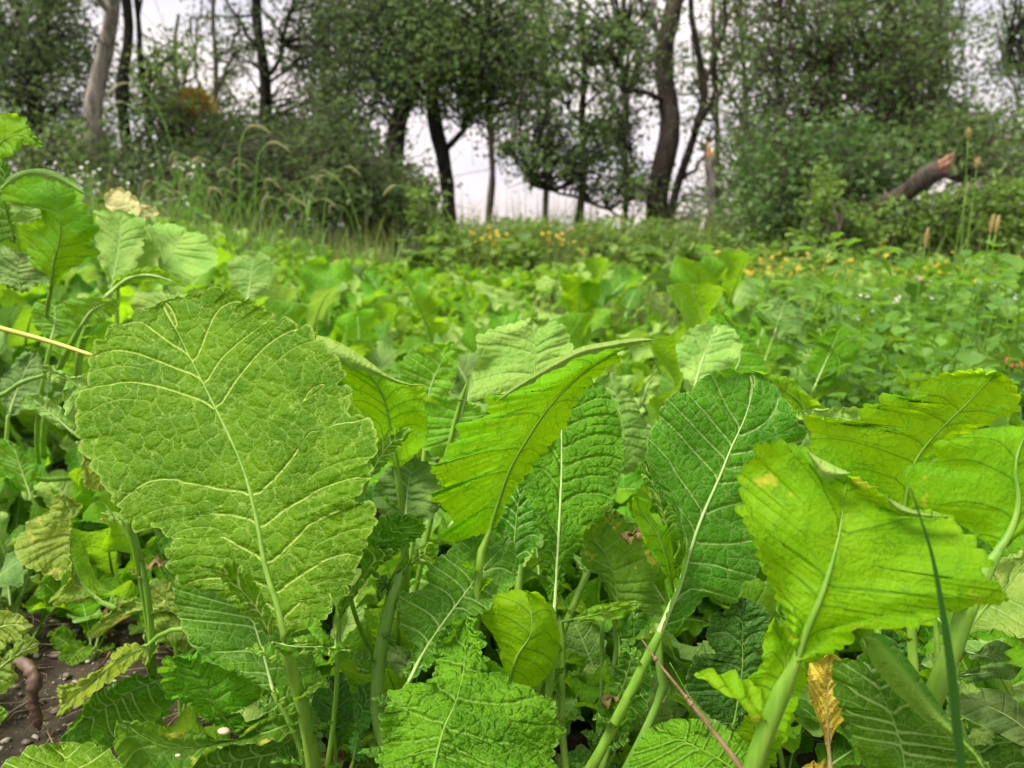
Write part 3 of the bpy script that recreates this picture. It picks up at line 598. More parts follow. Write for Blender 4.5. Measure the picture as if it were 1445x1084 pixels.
def snapped():
    dist = 7.6; k = dist / F; pts = [pw(x, y, dist) for x, y in ((1009, 352), (1007, 300), (1004, 250), (1002, 222))]; base = np.array([pts[0][0], dist, float(terrain(pts[0][0], dist))])
    root = thing('broken_tree', 'snapped grey tree stump with a bright orange break at its top', 'dead tree', base)
    pth = wobble_path(np.array([base] + pts), 16, .01, 4); V, Q, T = tube(pth, np.linspace(20, 14, 16) / 2 * k, 12); obj('trunk', mesh('trunk', V + rng.normal(size=V.shape) * .003 - base, [Q, T], M['bark_grey']), root)
    a = Acc(); t = pth[-1]
    for i in range(16):
        th = i * 2.4; rr = 5.5 * k * math.sqrt(i / 16); p = t + [rr * math.cos(th), rr * math.sin(th), -.03]; h = (4 + 12 * random.random()) * k * (1.5 if p[0] < t[0] else .7)
        a.tube(np.array([p, p + [0, 0, h * .6 + .03], p + [.006, 0, h + .03]]), [2.2 * k, 1.5 * k, .2 * k], 5, cap=True)
    obj('splinters', a.build('splinters', M['split_orange'], base), root)
    dist = 5.5; k = dist / F; A_, B_ = pw(1225, 310, dist + .5), pw(1330, 236, dist); base = np.array([A_[0], A_[1], float(terrain(A_[0], A_[1]))])
    root = thing('fallen_log', 'broken log leaning up out of the green bushes with a reddish splintered end', 'log', base)
    pth = wobble_path(np.array([base, A_, (A_ + B_) / 2 + [0, 0, .01], B_]), 18, .012, 6); V, Q, T = tube(pth, np.linspace(22, 29, 18) / 2 * k, 14); obj('trunk', mesh('trunk', V + rng.normal(size=V.shape) * .005 - base, [Q, T], M['bark_brown']), root)
    a = Acc(); dr = (B_ - A_) / np.linalg.norm(B_ - A_); n1 = np.array([-dr[2], 0, dr[0]]); n2 = np.cross(dr, n1)
    for i in range(46):
        th = i * 2.4; rr = 12.5 * k * math.sqrt(i / 46); p = B_ - dr * .05 + n1 * rr * math.cos(th) + n2 * rr * math.sin(th); h = (2 + 17 * random.random() ** 2.2) * k * (1.4 if math.cos(th) > 0 else .8)
        a.tube(np.array([p, p + dr * (h * .5 + .05), p + dr * (h + .05) + n1 * random.gauss(0, .02)]), [3.2 * k, 2.2 * k, .3 * k], 5, cap=True)
    obj('splinters', a.build('splinters', M['splinter'], base), root)
snapped()
tree('large broad leafy tree dominating the right side', 8.8, [(1168, 330), (1172, 240), (1180, 150), (1184, 70), (1186, 0), (1190, -240)], 24, 12,
     [((9, 4), [(1178, 160), (1220, 110), (1250, 50), (1260, -30)]), ((8, 3), [(1182, 110), (1140, 60), (1120, 0)]), ((7, 3), [(1174, 220), (1230, 190), (1290, 180)])],
     [(1130, 60, 85, 60, 50), (1230, 60, 90, 70, 62), (1110, 150, 70, 50, 26), (1210, 160, 100, 60, 62), (1290, 140, 70, 60, 32), (1180, -80, 200, 90, 70), (1280, 60, 60, 60, 22)], 'crown_mid', 'bark_brown', seed=12, dens=36)
tree('thin dark trunk in front of the broad leafy tree', 8.0, [(1110, 340), (1106, 250), (1102, 150), (1098, 60), (1104, -80)], 9, 5, [], [(1075, 190, 42, 40, 16), (1060, 60, 35, 50, 9), (1100, -60, 70, 50, 12)], 'crown_mid', 'bark_brown', seed=13, dens=24)
tree('slim twiggy tree with reddish tips at the crown edge on the right', 9.4, [(1306, 270), (1312, 160), (1322, 80), (1330, 0), (1336, -120)], 9, 4, [((4, 2), [(1320, 90), (1350, 40), (1362, -10)]), ((4, 2), [(1322, 70), (1300, 20), (1290, -30)])],
     [(1330, 130, 40, 60, 16), (1330, 40, 30, 50, 9), (1350, 190, 60, 30, 20), (1330, -80, 60, 60, 12)], 'crown_mid', 'bark_brown', seed=14, dens=24)
tree('leafy tree leaning in from the right edge against bright sky', 9.8, [(1500, 330), (1490, 200), (1480, 90), (1490, -60)], 22, 10, [((8, 3), [(1482, 110), (1450, 85), (1410, 100)]), ((8, 3), [(1482, 60), (1450, 40), (1425, 50)])],
     [(1440, 40, 42, 36, 20), (1420, 98, 40, 16, 9), (1480, 120, 50, 60, 26), (1450, 190, 30, 50, 10), (1500, -60, 110, 80, 30)], 'crown_mid', 'bark_dark', seed=15, dens=30)
# thinner trees further back, seen through the nearer ones
GB = 'slim distant trees behind the front row'
for k_, (x_, top_, fol, lf) in enumerate((
    (30, -150, [(30, 60, 90, 120, 40)], 'crown_mid'), (250, 20, [(240, 110, 60, 40, 12)], 'crown_light'), (305, -100, [(320, 60, 55, 60, 14), (330, 170, 50, 50, 26)], 'crown_dark'), (455, -150, [(450, 60, 60, 90, 40), (470, 190, 50, 60, 30)], 'crown_dark'),
    (690, -150, [(700, 90, 70, 80, 36), (745, 150, 45, 40, 14)], 'crown_mid'), (770, -150, [(770, 60, 60, 90, 36), (765, 190, 40, 30, 10)], 'crown_mid'), (880, -150, [(880, 100, 55, 90, 34), (890, 250, 40, 30, 12), (860, 190, 40, 30, 12)], 'crown_dark'), (1050, -150, [(1040, 90, 50, 100, 30), (1040, 230, 40, 60, 30)], 'crown_mid'),
    (1010, -100, [(1000, 100, 50, 70, 12), (985, 260, 40, 40, 12)], 'crown_mid'), (1280, -100, [(1290, 60, 70, 80, 40), (1340, 160, 50, 50, 24)], 'crown_mid'), (1450, 60, [(1440, 220, 60, 60, 34)], 'crown_mid'))):
    WH = ['behind the dense tree of the upper left corner', 'with light leaves in the sky gap right of the curved dark trunk', 'just left of the black forked trunk', 'between the black forked trunk and the black leaning trunk',
          'just right of the Y shaped trunk', 'just left of the slender spreading tree', 'between the slender spreading tree and the tall brown trunk', 'just right of the snapped stump', 'behind the snapped stump', 'behind the right flank of the broad tree', 'low at the right edge']
    tree('slim distant tree ' + WH[k_], 13.5 + (k_ % 3) * 1.2, [(x_, 330), (x_ + 4, 200), (x_ - 3, 80), (x_ + 2, top_)], 9, 4, [((5, 2), [(x_, 180), (x_ - 25, 110), (x_ - 35, 50)]), ((5, 2), [(x_, 140), (x_ + 22, 80), (x_ + 34, 10)])], fol, lf, 'bark_brown', seed=60 + k_, ls=.085, rad=.5, dens=20, group=GB)
# undergrowth
def bush(label, dist, stems, foliage, leaf, seed, **k):
    return tree(label, dist, stems, 6, 2, [((4, 1.5), [(stems[0][0], stems[0][1]), (stems[1][0] - 25, stems[1][1] + 10)]), ((4, 1.5), [(stems[0][0], stems[0][1]), (stems[1][0] + 28, stems[1][1] + 16)])], foliage, leaf, 'bark_brown', name='bush', cat='bush', seed=seed, **k)
bush('dark bush under the tree in the upper left corner', 8.4, [(50, 250), (55, 190)], [(50, 215, 120, 40, 40), (150, 235, 60, 26, 12)], 'crown_mid', 21, ls=.06)
bush('green bush with yellowing tips left of the black forked trunk', 9.8, [(270, 270), (280, 200)], [(250, 190, 60, 50, 34), (320, 190, 50, 35, 20), (210, 150, 40, 50, 14)], 'crown_mid', 22, ls=.06)
bush('small orange yellow leafed bush seen in the gap beside thin trunks', 10.4, [(285, 250), (285, 160)], [(286, 142, 24, 16, 8), (262, 155, 26, 14, 6)], 'crown_yellow', 23, ls=.06, rad=.18)
bush('long dark bush at the edge of the field left of centre', 8.0, [(330, 300), (330, 230)], [(250, 255, 80, 34, 40), (360, 250, 90, 45, 80), (440, 235, 60, 60, 60)], 'crown_dark', 24, ls=.06, dens=40)
bush('dark rounded bush around the leaning black trunk', 7.6, [(520, 330), (520, 250)], [(500, 260, 60, 60, 62), (555, 290, 48, 42, 44), (480, 190, 45, 45, 24), (430, 290, 60, 28, 20)], 'crown_dark', 25, ls=.055, dens=42)
bush('lighter green shoots on the right flank of the dark rounded bush', 7.2, [(590, 330), (588, 270)], [(590, 285, 20, 34, 12), (610, 318, 28, 12, 8)], 'crown_light', 26, ls=.045, rad=.14)
bush('big blue green bush below the broad tree on the right', 7.4, [(1120, 345), (1120, 260)], [(1110, 250, 60, 50, 50), (1180, 240, 80, 60, 74), (1080, 310, 50, 36, 34), (1150, 320, 90, 34, 54), (1250, 220, 60, 40, 34)], 'crown_blue', 27, ls=.06, dens=42)
bush('upright yellow green sapling in front of the blue green bush', 5.6, [(1172, 372), (1165, 290)], [(1165, 262, 15, 26, 9), (1160, 300, 20, 24, 12), (1185, 318, 30, 26, 17), (1150, 345, 44, 18, 16)], 'crown_light', 28, ls=.038, rad=.11, spread=.25, dens=26)
bush('broad light green thicket below the leaning log', 6.0, [(1330, 380), (1330, 320)], [(1320, 310, 90, 34, 60), (1410, 300, 60, 40, 50), (1250, 345, 70, 30, 40), (1380, 350, 90, 28, 50), (1375, 285, 50, 12, 12)], 'crown_light', 29, ls=.042, rad=.16, spread=.5, dens=44)
bush('darker bush behind the log at the right edge', 8.2, [(1400, 320), (1390, 250)], [(1360, 200, 60, 40, 26), (1430, 240, 30, 50, 14), (1300, 215, 50, 28, 20)], 'crown_mid', 30, ls=.06)
bush('low brownish weeds under the gap of sky in the centre', 6.6, [(730, 345), (735, 318)], [(700, 330, 70, 14, 26), (790, 328, 80, 14, 34), (880, 325, 60, 16, 26), (960, 335, 60, 16, 26), (1040, 348, 60, 16, 22)], 'crown_light', 31, ls=.035, rad=.14, spread=.7, dens=30, twigs=False)

# ------------------------------------------------------------------ field crop: leaf shapes
def leaf3d(length, width, seed, mat, ns=44, nv=9, el0=75, el1=30, pet=.3, cup=.25, rib='rib_green', crumple=.5):
    r = np.random.default_rng(seed); n = ns
    sA = np.linspace(0, 1, 60); el = np.radians(el0 + (el1 - el0) * sA ** 1.3); dx = np.cos(el); dz = np.sin(el)
    mx = np.concatenate([[0], np.cumsum((dx[1:] + dx[:-1]) / 2)]) / 59 * length; mz = np.concatenate([[0], np.cumsum((dz[1:] + dz[:-1]) / 2)]) / 59 * length
    s = np.linspace(0, 1, n); q = pet + (1 - pet) * s; cx = np.interp(q, sA, mx); cz = np.interp(q, sA, mz); ee = np.interp(q, sA, el)
    out_ = []
    for sd in (0, 1):
        w_ = width / 2 * (s ** (.75 + .3 * r.random())) * np.sqrt(np.clip(1 - ((s - .62) / .385) ** 2 * (s > .62), 0, 1)) ** 1.0 * (1 + .10 * np.sin(2 * np.pi * (2.2 * s + r.random())))
        w_ = w_ + .12 * width * np.exp(-((s - .12) / .05) ** 2) * r.random() + teeth(length * 1000, n, .0034, 11, r) * sstep(0, .05, s) * sstep(1, .93, s)
        out_.append(np.clip(w_, .0004, None))
    v = np.linspace(-1, 1, 2 * nv + 1); S, Vv = np.meshgrid(s, v, indexing='ij'); av = np.abs(Vv)
    W = np.where(Vv < 0, out_[0][:, None], out_[1][:, None]) * av; ang = cup * (1 if r.random() > .3 else -.4) + .12 * np.sin(2 * np.pi * (1.5 * S + r.random()))
    Y = np.sign(Vv) * W * np.cos(ang * av); up = W * np.sin(ang * av) + .10 * width * av ** 2.5 * np.sin(2 * np.pi * (3.2 * S + r.random()) + 2 * (Vv > 0))
    up = up + crumple * .0016 * (np.sin(S * 60 + Vv * 3) * np.sin(Vv * 14 + S * 9 + seed)) * sstep(0, .15, av)
    ex = np.interp(S.ravel(), s, ee).reshape(S.shape); tw = r.normal(0, .35) * S
    X = np.stack([cx[:, None] - np.sin(ex) * up + W * av * .25 * np.cos(ex), Y * np.cos(tw), cz[:, None] + np.cos(ex) * up + Y * np.sin(tw) + W * av * .25 * np.sin(ex)], -1)
    phi = 7 * S - .8 * av; dphi = 7; spc = np.full(S.shape, length * (1 - pet) * 1000 / 8)
    flat = np.stack([q[:, None] * length + 0 * Vv, Vv * W], -1).reshape(-1, 2) * 1000 + seed * 23
    nc = 2 * nv + 1; i = np.arange(n - 1)[:, None] * nc; j = np.arange(nc - 1)[None]; Q = np.stack([i + j, i + nc + j, i + nc + j + 1, i + j + 1], -1).reshape(-1, 4)
    V = X.reshape(-1, 3); lp = np.stack([phi, av, spc], -1).reshape(-1, 3)
    pth = np.stack([np.interp(np.linspace(0, .96, 16), sA, mx), np.zeros(16), np.interp(np.linspace(0, .96, 16), sA, mz) - .0002], -1)
    Vt, Qt, Tt = tube(pth, np.linspace(.0034, .0005, 16) * (length / .2), 6); k = len(V)
    V = np.vstack([V, Vt]); flat = np.vstack([flat, np.zeros((len(Vt), 2))]); lp = np.vstack([lp, np.zeros((len(Vt), 3))])
    mi = np.concatenate([np.zeros(len(Q)), np.ones(len(Qt) + len(Tt))])
    return mesh('leaf', V, [np.vstack([Q, Qt + k]), Tt + k], [M[mat], M[rib]], mi, uv=flat, vec=lp)
LIB = []
for i in range(27):
    mt = ['mid', 'midpale', 'midglow', 'midpale', 'mid', 'mid', 'midpale', 'grey', 'deep'][i % 9]
    L = rng.uniform(.13, .24); LIB.append(leaf3d(L, L * rng.uniform(.42, .66), 100 + i, mt, el0=rng.uniform(62, 86), el1=rng.uniform(-20, 62), pet=rng.uniform(.2, .38), cup=rng.uniform(.1, .55), rib='rib_pale' if i % 3 else 'rib_green'))
LIBS = [leaf3d(L_, L_ * .55, 300 + i, ['mid', 'midglow', 'midpale'][i % 3], ns=24, nv=3, el0=75, el1=rng.uniform(-10, 60), cup=.35, crumple=0) for i, L_ in enumerate(rng.uniform(.14, .22, 9))]
def field_plant(x, y, n, scale, label, group=None, lib=LIB, pick=None, cat='leafy plant', lean=8):
    base = (x, y, float(terrain(x, y)) - .004); root = thing('leafy_plant', label, cat, base, group)
    a0 = random.random() * 6.28
    for k in range(n):
        me = lib[pick[k % len(pick)]] if pick else random.choice(lib); o = bpy.data.objects.new('leaf', me)
        o.rotation_euler = (R(random.gauss(0, lean)), R(random.gauss(-4, 10)), a0 + k * 2.4 + random.gauss(0, .35)); s = scale * random.uniform(.7, 1.12) * (1 if k < n - 2 else .62); o.scale = (s, s, s)
        link(o, root)
    return root
def crop_here(x, y):
    px = 722.5 + x / (y * .99) * F
    if y > 2.15 and px > 740: return (3.5 < y < 5.6 and px < 1080) or random.random() < .22
    if px > 1060 and y > .95: return random.random() < .35
    lim = 5.8 if px < 640 else 5.0
    return y < lim
placed = []; cells = {}
def try_place(x, y, dmin):
    for (a, b) in placed:
        if (a - x) ** 2 + (b - y) ** 2 < dmin * dmin: return False
    placed.append((x, y)); return True
near = []; tries = 0
while len(near) < 285 and tries < 60000:
    tries += 1; y = .66 + 4.9 * random.random() ** 1.25; x = (random.random() * 2 - 1) * (.72 * y + .12)
    px = 722.5 + x / (y * .99) * F
    if px < 330 and y < 1.05: continue          # these are built one by one below
    if crop_here(x, y) and try_place(x, y, .095 + .026 * y): near.append((x, y))
G1 = 'leafy crop plants filling the field'
near.sort(key=lambda q: q[1]); far = near[140:]; near = near[:140]
for (x, y) in near:
    px = 722.5 + x / (y * .99) * F
    left = sstep(600, 100, px)
    sc_ = (.80 + .14 * random.random()) if y < .95 else (1.0 + .3 * random.random()) * (1 + .35 * left)
    if px > 1060: sc_ *= .82
    zn = ('just beyond the foremost plants' if y < 1.3 else 'in the middle of the field' if y < 2.8 else 'near the far edge of the field') + (', left part' if px < 480 else ', right part' if px > 960 else ', centre part')
    field_plant(x, y, random.choice((5, 6, 7)), sc_, 'green toothed crop plant ' + zn, 'crop plants ' + zn)
# the rest of the rows, far off, as one mass
src = []
for me in LIBS:
    V = np.empty(len(me.vertices) * 3); me.vertices.foreach_get('co', V); V = V.reshape(-1, 3); src.append(V)
a = {0: Acc(), 1: Acc(), 2: Acc()}; FQ = None
pq = [np.array([p.vertices[:] for p in LIBS[0].polygons if len(p.vertices) == 4 and p.material_index == 0])]
cnt = 0; spots = [(x + random.gauss(0, .01), y + random.gauss(0, .01)) for x, y in far for _ in range(8)]
for t_ in range(9000):
    if t_ < len(spots): x, y = spots[t_]
    else:
        y = 1.2 + 5.6 * random.random() ** .85; x = (random.random() * 2 - 1) * (.76 * y + .3)
        if not crop_here(x, y): continue
    cnt += 1; z0 = float(terrain(x, y)); s0 = random.uniform(.6, 1.1); px = 722.5 + x / (y * .99) * F; s0 *= (1 + .4 * sstep(600, 100, px))
    k = random.randrange(9); th = random.random() * 6.28; c_, s_ = math.cos(th), math.sin(th); nvv = 24 * 7; v = src[k][:nvv] * s0
    v = np.stack([v[:, 0] * c_ - v[:, 1] * s_ + x, v[:, 0] * s_ + v[:, 1] * c_ + y, v[:, 2] + z0 + random.uniform(-.04, .02)], -1)
    a[k % 3].add(v, pq[0], None, 0, random.random())
    if cnt > 3600: break
for k, mt, lb in ((0, 'mid', 'green leaves packed between the nearer crop plants'), (1, 'mid', 'bright leaves packed between the crop plants'), (2, 'midpale', 'pale leaves packed between the crop plants')):
    acc = a[k]; V = np.vstack(acc.V); r_ = np.concatenate(acc.r)
    me = mesh('crop_leaves', V, [np.vstack(acc.Q)], M[mt], uv=V[:, :2] * 1000, vec=np.tile([.1, .5, 9.0], (len(V), 1)))
    tag(obj('crop_leaves', me), lb, kind='stuff')

# ------------------------------------------------------------------ foxtail grasses
def foxtail(px, py, dist, lean, head, label, group=None, gold=False, az=None, hd=.05, blades=3, bh=.5, hw=.0036, sw=.0011, straight=False):
    tip = pw(px, py, dist); az = az if az is not None else random.random() * 6.28
    bx, by = tip[0] - lean * math.cos(az), tip[1] - lean * math.sin(az) * .5; base = np.array([bx, by, float(terrain(bx, by))])
    root = thing('foxtail_grass', label, 'grass', base, group); H = tip[2] - base[2]
    if straight: pth = cr([base, base + [0, 0, H * .6], tip], 14)
    else: pth = cr([base, base + [lean * .12 * math.cos(az), 0, H * .55], base + [lean * .5 * math.cos(az), lean * .2 * math.sin(az), H * .92], tip], 14)
    V, Q, T = tube(pth, np.linspace(1.6, .8, 14) * sw, 5); obj('stem', mesh('stem', V - base, [Q, T], M['stalk']), root)
    # bristly head carrying on from the stem
    d0 = pth[-1] - pth[-2]; d0 /= np.linalg.norm(d0); sd = np.array([math.cos(az), math.sin(az) * .3, 0]); n = 12; hp = [tip]; d = d0
    for i in range(n):
        if not straight: d = d + (sd * .12 - np.array([0, 0, .20])) * 1.0
        d = d / np.linalg.norm(d); hp.append(hp[-1] + d * head / n)
    hp = np.array(hp); t = np.linspace(0, 1, n + 1); rr = hw * np.sin(np.pi * (t * .9 + .06)) ** .5
    a = Acc(); a.tube(hp, rr * .75, 7, cap=True, r=.3)
    for i in range(240):
        u = random.random(); p = np.array([np.interp(u, t, hp[:, k]) for k in range(3)]); rv = rng.normal(size=3); rv /= np.linalg.norm(rv); rl = np.interp(u, t, rr)
        q = p + rv * rl * .6; e_ = p + rv * rl * 2.4 + d0 * rl * .8; wv = np.cross(rv, [0, 0, 1.0]) * rl * .10; a.add([q - wv, q + wv, e_], None, [[0, 1, 2]], 0, random.random())
    obj('seed_head', a.build('seed_head', M['fox_gold' if gold else 'fox'], base), root)
    for b in range(blades):
        i = random.randint(1, 7); V, Q = blade_geo(*pth[i], bh * (.5 + .6 * random.random()) * H, random.random() * 6.28, .5 + .5 * random.random(), .004 * dist / 3.5 * random.uniform(.7, 1.3), 9)
        obj('blade', mesh('blade', V - base, [Q], M['grass'], rnd=np.full(len(V), random.random())), root)
    return root
GF = 'foxtail grasses with drooping heads under the left trees'
for k in range(34):
    px = random.uniform(175, 480); py = 210 + 60 * random.random() + max(0, (px - 330)) * .25 + (40 if px < 250 else 0) * random.random()
    foxtail(px, py, random.uniform(3.3, 4.8), random.uniform(.08, .22) * random.choice((1, -1)), .09, 'green foxtail grass with an arched seed head under the left trees', GF, hw=.0055, sw=.002, az=0)
foxtail(345, 186, 3.4, .05, .14, 'tallest upright foxtail grass rising alone before the dark bush on the left', az=0, hw=.0075, sw=.003)
foxtail(375, 205, 3.5, .08, .13, 'second tallest foxtail grass arching right beside the tallest one', az=0, hw=.0065, sw=.003)
foxtail(182, 118, 3.2, .2, .12, 'long arching foxtail crossing the pale grey trunk', az=math.pi, hw=.0055, sw=.002)
foxtail(176, 145, 3.3, .16, .12, 'lower arching foxtail crossing the slim black trunk', az=math.pi, hw=.0055, sw=.002)
foxtail(485, 236, 3.3, .12, .09, 'arching foxtail in front of the dark rounded bush', az=0, hw=.0055, sw=.002)
foxtail(560, 262, 3.0, .3, .07, 'thin leaning foxtail before the black leaning trunk', az=math.pi, hw=.006, sw=.0016)
foxtail(1305, 352, 1.5, .01, .042, 'short upright golden foxtail right of centre in front of the thicket', gold=True, straight=True, hw=.0045, sw=.001, blades=2)
foxtail(1397, 330, 1.45, .01, .036, 'left one of the twin golden foxtails near the right edge', gold=True, straight=True, hw=.0045, sw=.0012, blades=2)
foxtail(1405, 330, 1.5, -.012, .036, 'right one of the twin golden foxtails near the right edge', gold=True, straight=True, hw=.0045, sw=.0012, blades=1)
foxtail(1366, 196, 1.9, -.03, .024, 'tallest golden foxtail reaching up against the trees on the right', gold=True, straight=True, hw=.0055, sw=.0012, blades=1)
foxtail(1378, 238, 1.8, -.02, .022, 'small golden foxtail just under the tallest one at right', gold=True, straight=True, hw=.006, sw=.0012, blades=1)
foxtail(1363, 275, 1.9, -.01, .03, 'dark thin foxtail between the log and the twin foxtails', straight=True, hw=.003, sw=.001, blades=1)

# ------------------------------------------------------------------ flowers
def flower_plant(px, py, dist, mat, label, group, size, heads, name='flowering_weed', rad=.05, cat='wildflower'):
    top = pw(px, py, dist); base = np.array([top[0] + random.gauss(0, .02), top[1], float(terrain(top[0], top[1]))])
    if top[2] < base[2] + .05: top[2] = base[2] + .05
    a = Acc(); mid = (base + top) / 2 + [random.gauss(0, .02), 0, 0]; pth = cr([base, mid, top], 8); a.tube(pth, np.linspace(.0026, .0012, 8), 5, m=1)
    for k in range(9):
        p = pth[random.randint(1, 6)]; a.add(small_leaf(*p, .02 + .03 * random.random(), random.random() * 6.28, random.gauss(.3, .4)), SLQ, None, 2, random.random())
    for h in range(heads):
        c = top + rng.normal(size=3) * rad * [1, 1, .55]; a.tube(np.array([pth[-2], (pth[-2] + c) / 2 + [0, 0, -.004], c]), [.001, .0008, .0007], 4, m=1)
        az0 = random.random() * 6; up = rng.normal(size=3) * .4 + [0, -.35, 1]; up /= np.linalg.norm(up); e1 = np.cross(up, [1, 0, .1]); e1 /= np.linalg.norm(e1); e2 = np.cross(up, e1)
        for q in range(7):
            th = az0 + q * .9; dr = e1 * math.cos(th) + e2 * math.sin(th); sdv = -e1 * math.sin(th) + e2 * math.cos(th)
            a.add([c, c + dr * size * .55 + sdv * size * .25, c + dr * size + up * size * .1, c + dr * size * .55 - sdv * size * .25], [[0, 1, 2, 3]], None, 0, random.random())
        a.add(c + IV * size * .28, None, IT, 0, .1)
    return tag(obj(name, a.build(name, [M[mat], M['stalk'], M['cover']], base), loc=base), label, cat, group)
for k in range(95):
    u = random.random(); px = 1010 + 440 * u; d = random.uniform(3.4, 5.0); py = 372 + 26 * random.random() + 18 * u - (d - 3.6) * 8
    flower_plant(px, py, d, 'petal_y', 'yellow flowering weed in the band of flowers before the right thicket', 'yellow flowering weeds along the right field edge', .012, random.randint(5, 10), rad=.07)
for px, py, d, h_, lb in ((690, 333, 5.2, 26, 'large orange yellow flower clump left of the slender spreading tree'), (785, 337, 5.4, 14, 'smaller yellow clump left of the slender tree foot'), (808, 338, 5.3, 12, 'yellow flowers at the foot of the slender spreading tree'), (1024, 366, 4.2, 10, 'bright yellow flowers beside the snapped stump'), (1228, 362, 4.0, 8, 'orange flowers in front of the sapling')):
    flower_plant(px, py, d, 'petal_y', lb, None, .018, h_, rad=.085)
for k in range(46):
    if k < 22: px, py, d = random.uniform(1210, 1440), random.uniform(395, 470), random.uniform(1.7, 2.8)
    else: px, py, d = random.uniform(40, 330), random.uniform(225, 300), random.uniform(2.4, 3.6)
    flower_plant(px, py, d, 'petal_w', 'small white flowered weed on the right of the field' if k < 22 else 'small white flowered weed before the left trees', 'white flowered weeds right' if k < 22 else 'white flowered weeds left', .007, random.randint(2, 4), rad=.02)
for px, py, d, s_, lb in ((445, 378, 2.3, .013, 'small orange blossom in the crop left of centre'), (480, 375, 2.4, .018, 'larger rusty orange blossom in the crop left of centre'), (1437, 512, 1.3, .016, 'orange blossom at the right edge of the field')):
    flower_plant(px, py, d, 'petal_o', lb, None, s_, 3, rad=.012)
GW = 'thin branching weeds at the right of the field'
def weed(px, py, dist):
    top = pw(px, py, dist); base = np.array([top[0], top[1], float(terrain(top[0], top[1]))]); top[2] = max(top[2], base[2] + .06)
    zn = ('close behind the glowing leaf' if dist < 1.4 else 'before the yellow flowers') + (', at the right edge' if px > 1260 else ', right of centre')
    a = Acc(); pth = cr([base, (base + top) / 2 + [random.gauss(0, .015), random.gauss(0, .01), 0], top], 9); a.tube(pth, np.linspace(.0018, .0007, 9), 5, m=1)
    for k in range(random.randint(10, 20)):
        i = random.randint(1, 8); p = pth[i]; e_ = p + rng.normal(size=3) * [.025, .025, .012] + [0, 0, .015]; a.tube(np.array([p, (p + e_) / 2 + [0, 0, .004], e_]), [.0008, .0006, .0004], 4, m=1)
        a.add(small_leaf(*e_, .014 + .024 * random.random(), random.random() * 6.28, random.gauss(.2, .5)), SLQ, None, 0, random.random())
    return tag(obj('weed', a.build('weed', [M['weedleaf'], M['stalk']], base), loc=base), 'thin stemmed small leaved weed ' + zn, 'weed', GW + ' ' + zn)
for k in range(36):
    x_ = random.uniform(560, 1260); y_ = random.uniform(4.2, 6.4); top = pw(x_, random.uniform(312, 356), y_); base = np.array([top[0], top[1], float(terrain(top[0], top[1]))])
    a = Acc(); H_ = max(top[2] - base[2], .16); zr = 'near the Y shaped trunk' if x_ < 720 else 'near the slender spreading tree' if x_ < 880 else 'near the tall brown trunk' if x_ < 1000 else 'near the snapped stump' if x_ < 1110 else 'near the sapling'
    for q in range(5):
        e2 = base + [random.gauss(0, .09), random.gauss(0, .09), H_ * random.uniform(.6, 1.05)]; pth = cr([base, (base + e2) / 2 + [random.gauss(0, .03), 0, .03], e2], 9); a.tube(pth, np.linspace(.004, .0015, 9), 4, m=1)
        for _ in range(14): a.add(small_leaf(*pth[random.randint(2, 8)], random.uniform(.035, .085), random.random() * 6.28, random.gauss(.2, .5)), SLQ, None, 0, random.random())
    tag(obj('weed', a.build('weed', [M['crown_light'], M['stalk']], base), loc=base), 'ragged knee high weed at the foot of the trees, ' + zr, 'weed', 'ragged weeds, ' + zr)
for k in range(150):
    d = random.uniform(.95, 2.4); weed(random.uniform(1060, 1470), 360 + 230 * random.random() / d, d)

# ------------------------------------------------------------------ foreground plants, leaf by leaf
def plant(label, px, d, cat='leafy plant'):
    c = crown_at(px, d); return thing('leafy_plant', label, cat, c), c
# plant 1: the biggest leaf, left
p, c = plant('plant bearing the biggest rounded leaf, left of centre', 445, .47)
A = leaf(p, c, 0,
  [(401, 900), (392, 893), (374, 883), (332, 856), (303, 833), (274, 832), (249, 815), (235, 796), (237, 775), (250, 763), (262, 757), (241, 759), (220, 745), (187, 743), (170, 727), (162, 706), (146, 685), (125, 650), (110, 619), (107, 588), (108, 565), (117, 548), (125, 530), (126, 512), (131, 499), (137, 484), (154, 467), (172, 453), (199, 438), (218, 430), (230, 425)],
  [(401, 900), (412, 895), (430, 884), (452, 876), (470, 860), (468, 846), (492, 831), (507, 792), (519, 760), (532, 736), (524, 712), (500, 706), (488, 703), (505, 698), (514, 684), (527, 664), (520, 650), (533, 629), (528, 600), (512, 588), (489, 580), (497, 556), (480, 544), (487, 525), (470, 500), (453, 480), (428, 461), (399, 451), (376, 455), (384, 441), (365, 428), (345, 421), (332, 411), (311, 406), (283, 414), (255, 418), (230, 425)],
  [(401, 900), (392, 858), (374, 800), (361, 729), (345, 667), (324, 617), (291, 550), (266, 500), (241, 450), (230, 425)],
  (.398, .50), 'fresh', side=(.012, -.012), bend=-.012, tooth=(5.5, 23), nsec=9, seed=11, quilt=1.3, wave=.006, ruffle=.002, res=1.1, gam=1.12, pet=[(410, 940), (428, 1000), (436, 1040)], pd=.43, r0=9, ribr=7.5, rib='rib_green', crumple=.22,
  label='biggest rounded leaf, bright green with pale veins')
leaf(p, c, 2, [(925, 652), (870, 580), (800, 500), (740, 432), (685, 390)], [(925, 652), (935, 590), (905, 530), (880, 470), (850, 430), (815, 395), (780, 372), (740, 392), (685, 390)], [(925, 652), (885, 560), (840, 500), (770, 425), (685, 390)], (.392, .375), 'fresh', tooth=(2, 12), nsec=6, seed=12, quilt=.8, r0=2, nopet=True, rib='rib_pale', label='small upturned lobe at the foot of the biggest leaf')
